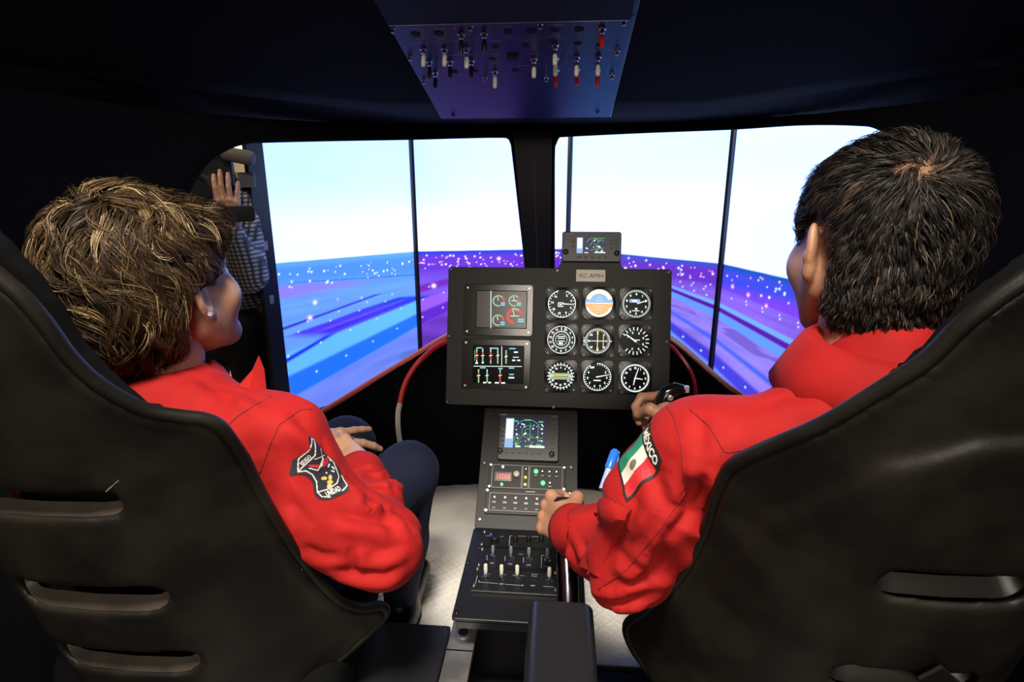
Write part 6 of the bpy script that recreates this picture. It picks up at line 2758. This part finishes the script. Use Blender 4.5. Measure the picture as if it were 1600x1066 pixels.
def m_flow(p, t, k):
    q = mlq(p)
    away = p - crm
    dl = np.linalg.norm(away, axis=-1, keepdims=True)
    away /= dl + 1e-9
    n_ = np.stack([VN(p + s_, 45) - .5 for s_ in (0, 5, 9)], -1)
    n2 = np.stack([VN(p + s_, 16) - .5 for s_ in (3, 8, 1)], -1)
    g = np.array([0, 0, -.35])
    nr_ = (p - HM) / (np.linalg.norm(p - HM, axis=-1, keepdims=True) + 1e-9)
    sw = np.cross(nr_, away) * (1.6 * np.exp(-(dl / .028) ** 2))
    fwd = AXM[1] * np.clip((q[:, 2] - .07) / .04, 0, 1)[:, None] * .5
    return away + sw + g + fwd + n_ * 1.0 + n2 * .6


def m_len(p):
    q = mlq(p)
    return np.where(q[:, 2] > .05, .040, .030) - .010 * np.clip(-q[:, 2] / .06, 0, 1)


def m_cols(gi, r_, N):
    c = np.array([(.006, .005, .005), (.012, .010, .009), (.028, .022, .018), (.075, .052, .034)])
    ck = r_.choice(4, size=gi.max() + 1, p=(.34, .36, .22, .08))
    return c[np.where(r_.random(N) < .7, ck[gi], r_.choice(4, size=N))] * (.7 + .6 * r_.random((N, 1)))


sm = strands(m_skull, gm0, m_flow, m_len, lambda t: .006 + .010 * math.sin(t * 2.6), (.12, 4), 7, 13, .0028, .0010, m_cols, 31)
# forelock standing out to the front left
fr_sel = np.nonzero((mlq(skv)[:, 1] > .02) & (mlq(skv)[:, 2] > .085))[0]
fr_sel = rng.choice(fr_sel, 260)
sf2 = strands(m_skull, skv[fr_sel] + rng.normal(size=(len(fr_sel), 3)) * .002, lambda p, t, k: np.tile(AXM[1] * .9 - AXM[0] * .45 + AXM[2] * (.55 - .5 * t), (len(p), 1)) + np.stack([VN(p + s_, 40) - .5 for s_ in (0, 5, 9)], -1) * .9,
               lambda p: np.full(len(p), .050), lambda t: .010 + .022 * t, (.15, 4), 7, 8, .003, .0013, m_cols, 33)
cols_cap = np.tile(np.array([.014, .011, .010]), (len(skv), 1))
scalp = np.array([.27, .135, .070])
tw = np.clip(thin, 0, 1)[:, None] * .75
cols_cap = cols_cap * (1 - tw) + scalp * tw
def m_bad(v):
    q = mlq(v)
    ear = np.hypot((q[:, 1] + .008) / .036, (q[:, 2] + .006) / .044) < 1
    return (np.abs(q[:, 0]) > .05) & ear | (q[:, 2] < -.105)


sm = drop(sm, m_bad, 8)
hv_, hf_ = join([(skv, skf[keep]), sm[:2], sf2[:2]])
child('hair', np_mesh('hair', hv_, hf_, [M_HAIR], np.concatenate([cols_cap, sm[2], sf2[2]])), ma)

# pen in the sleeve pocket
pa, pb = np.array(P(941, 765, .835)), np.array(P(962, 703, .865))
pen = thing('pen', 'blue pen clipped in the man\'s sleeve pocket', 'pen', Matrix.Translation(pa))
dv = pb - pa
MB().tube([np.zeros(3), dv * .55], .0055, 10).build('barrel', pen, m=mat('pen_clear', (.35, .45, .8), .15), smooth=True)
MB().tube([dv * .5, dv * .55, dv * .93, dv * 1.0], [.0068, .0075, .0070, .004], 12).build('cap', pen, m=mat('pen_blue', (.02, .16, .75), .25), smooth=True)
MB().tube([dv * .95 + CR * .006, dv * .55 + CR * .010], .0016, 6).build('clip', pen, m=mat('pen_blue', (.02, .16, .75), .25))

# ------------------------------------------------------------------ the cameraman outside
cmn = thing('person', 'cameraman in grey checked shirt outside the left window', 'person', Matrix.Translation((-1.42, 2.25, -.3)))
M_CHECK = mat('checked_cloth', (.1, .1, .1), .8)
nt = M_CHECK.node_tree
tc = nt.nodes.new('ShaderNodeTexCoord')
wn = []
for rot_ in ((0, 0, 0), (0, PI / 2, 0)):
    mp_ = nt.nodes.new('ShaderNodeMapping')
    mp_.inputs['Rotation'].default_value = rot_
    wv_ = nt.nodes.new('ShaderNodeTexWave')
    wv_.inputs['Scale'].default_value = 22
    wv_.inputs['Distortion'].default_value = .6
    nt.links.new(tc.outputs['Object'], mp_.inputs[0])
    nt.links.new(mp_.outputs[0], wv_.inputs[0])
    wn.append(wv_)
mx = nt.nodes.new('ShaderNodeMath')
mx.operation = 'MULTIPLY'
nt.links.new(wn[0].outputs['Fac'], mx.inputs[0])
nt.links.new(wn[1].outputs['Fac'], mx.inputs[1])
rp_n = nt.nodes.new('ShaderNodeValToRGB')
rp_n.color_ramp.elements[0].color = (.03, .03, .03, 1)
rp_n.color_ramp.elements[1].color = (.42, .40, .36, 1)
rp_n.color_ramp.elements[1].position = .6
nt.links.new(mx.outputs[0], rp_n.inputs[0])
nt.links.new(rp_n.outputs[0], nt.nodes['Principled BSDF'].inputs['Base Color'])
CS = np.array([-1.30, 2.22, .90])
CE, CWr = np.array([-1.24, 2.12, .70]), np.array(P(363, 360, 2.14))


def c_shirt(p):
    d = s_ell(p, (-1.44, 2.30, .78), (.20, .13, .30))
    d = smin(d, s_cone(p, (-1.58, 2.29, 1.02), (-1.31, 2.26, 1.00), .07, .075), .05)
    d = smin(d, s_chain(p, [(-1.29, 2.24, .98), (-1.235, 2.15, .74), CWr], (.075, .066, .045), .03), .03)
    d = smin(d, s_chain(p, [(-1.60, 2.28, .98), (-1.62, 2.12, .80), (-1.45, 2.0, 1.0)], (.075, .062, .045), .03), .03)
    return d - .005 * folds(p, (.2, .3, .9), 20, 8, 2.4)


v, f = sdf_mesh(c_shirt, (-1.78, 1.90, .40), (-1.12, 2.48, 1.20), .011)
child('shirt', np_mesh('shirt', v, f, [M_CHECK]), cmn)


def c_legs(p):
    d = s_ell(p, (-1.44, 2.30, .50), (.18, .13, .14))
    for sx in (-.09, .09):
        d = smin(d, s_chain(p, [(-1.44 + sx, 2.30, .50), (-1.44 + sx * 1.2, 2.29, .12), (-1.44 + sx * 1.2, 2.31, -.22)], (.095, .070, .055), .02), .03)
    return d


v, f = sdf_mesh(c_legs, (-1.70, 2.1, -.30), (-1.20, 2.5, .68), .014)
child('trousers', np_mesh('trousers', v, f, [M_MATTE]), cmn)
for sx in (-.10, .10):
    a_ = np.array([-1.44 + sx, 2.31, -.22])
    v, f = sdf_mesh(lambda p: np.maximum(smin(s_cone(p, a_ + np.array([0, .03, -.03]), a_ + np.array([0, -.16, -.04]), .038, .032), s_sph(p, a_, .05), .03), -.298 - p[:, 2]), a_ - np.array([.1, .26, .12]), a_ + np.array([.1, .12, .08]), .01)
    child('shoe', np_mesh('shoe', v, f, [M_SHOE]), cmn)
HCm = np.array([-1.45, 2.26, 1.24])
AXC = axes(math.radians(165), 0, 0)
hv, hf = sdf_mesh(head_local, (-.105, -.135, -.135), (.105, .145, .145), .005)
nk = sdf_mesh(lambda p: s_cone(p, HCm + np.array([0, .01, -.05]), np.array([-1.445, 2.28, 1.06]), .055, .06), (-1.56, 2.14, .98), (-1.34, 2.40, 1.26), .01)
ch_v, ch_f = hand_mesh([(.15, .25, .15), (.10, .25, .15), (.10, .25, .15), (.15, .3, .2)], [(.052, .045, -.012), (.068, .070, -.016), (.074, .092, -.016)], -1, splay=(.02, .0, -.03, -.14), h=.003)
chp = place(ch_v, np.array(P(362, 348, 2.13)), np.array([-.03, -.06, 1.0]), np.array([.30, -.93, -.1]))
bv, bf = join([(HCm + hv @ AXC, hf), nk, (chp, ch_f)])
child('body', np_mesh('body', bv, bf, [M_SKIN_M]), cmn)
v, f = sdf_mesh(lambda p: smax(s_ell((p - HCm) @ AXC.T, (0, -.022, .048), (.084, .106, .092)), -(((p - HCm) @ AXC.T)[:, 2] - .02 - .5 * ((p - HCm) @ AXC.T)[:, 1]), .02), HCm - .16, HCm + .16, .007)
child('hair', np_mesh('hair', v, f, [mat('hair_dark', (.012, .010, .009), .5)]), cmn)

# his video camera
vc0 = np.array(P(352, 268, 2.22))
vc = thing('video_camera', 'black video camera with foam microphone held by the cameraman', 'camera', frame(vc0, (.3, -.95, 0), (.95, .3, 0)))
MB().prism(rrect(-.02, -.02, .20, .13, .015), -.055, .055, .01).build('body', vc, m=M_BEZEL)
MB().lathe([(.040, -.02), (.043, .02), (.046, .09), (.050, .092), (.050, .115), (.040, .115), (.038, .10)], 24, Matrix.Translation((.06, -.06, -.06)) @ Matrix.Rotation(PI / 2, 4, 'Y')).build('lens', vc, m=M_KNOB, smooth=True)
MB().tube([(-.10, 0, .05), (-.09, 0, .085), (.04, 0, .09), (.06, 0, .05)], .010, 10).build('handle', vc, m=M_MATTE, smooth=True)
MB().lathe([(.010, -.06), (.010, .0), (.020, .004), (.0235, .015), (.0245, .085), (.021, .100), (.010, .106)], 18, Matrix.Translation((.11, .02, .052)) @ Matrix.Rotation(math.radians(-101), 4, 'X')).build('microphone', vc, m=mat('foam', (.11, .095, .08), .95, bump=(500, .5, .002)), smooth=True)
MB().box((-.04, -.055, .0), (.09, .008, .06)).build('flip_screen', vc, m=mat('camera_grey', (.12, .12, .12), .3, .4))
MB().box((.02, .078, -.035), (.08, .05, .05)).build('side_plate', vc, m=mat('camera_grey', (.12, .12, .12), .3, .4))

hs = vc.matrix_world.inverted() @ Vector(P(366, 330, 2.085))
MB().prism(rrect(hs.y, hs.z, .125, .052, .012), 0, .006, .002, Matrix(((0, 0, 1, hs.x), (1, 0, 0, 0), (0, 1, 0, 0), (0, 0, 0, 1)))).build('hand_strap', vc, m=M_MATTE)
dlt = P(360, 300, 1.95) - P(360, 300, 2.17)
for o_c in (cmn, vc):
    o_c.location.x += dlt[0]
    o_c.location.y += dlt[1]
    o_c.location.z += dlt[2] * .6 if o_c is vc else 0
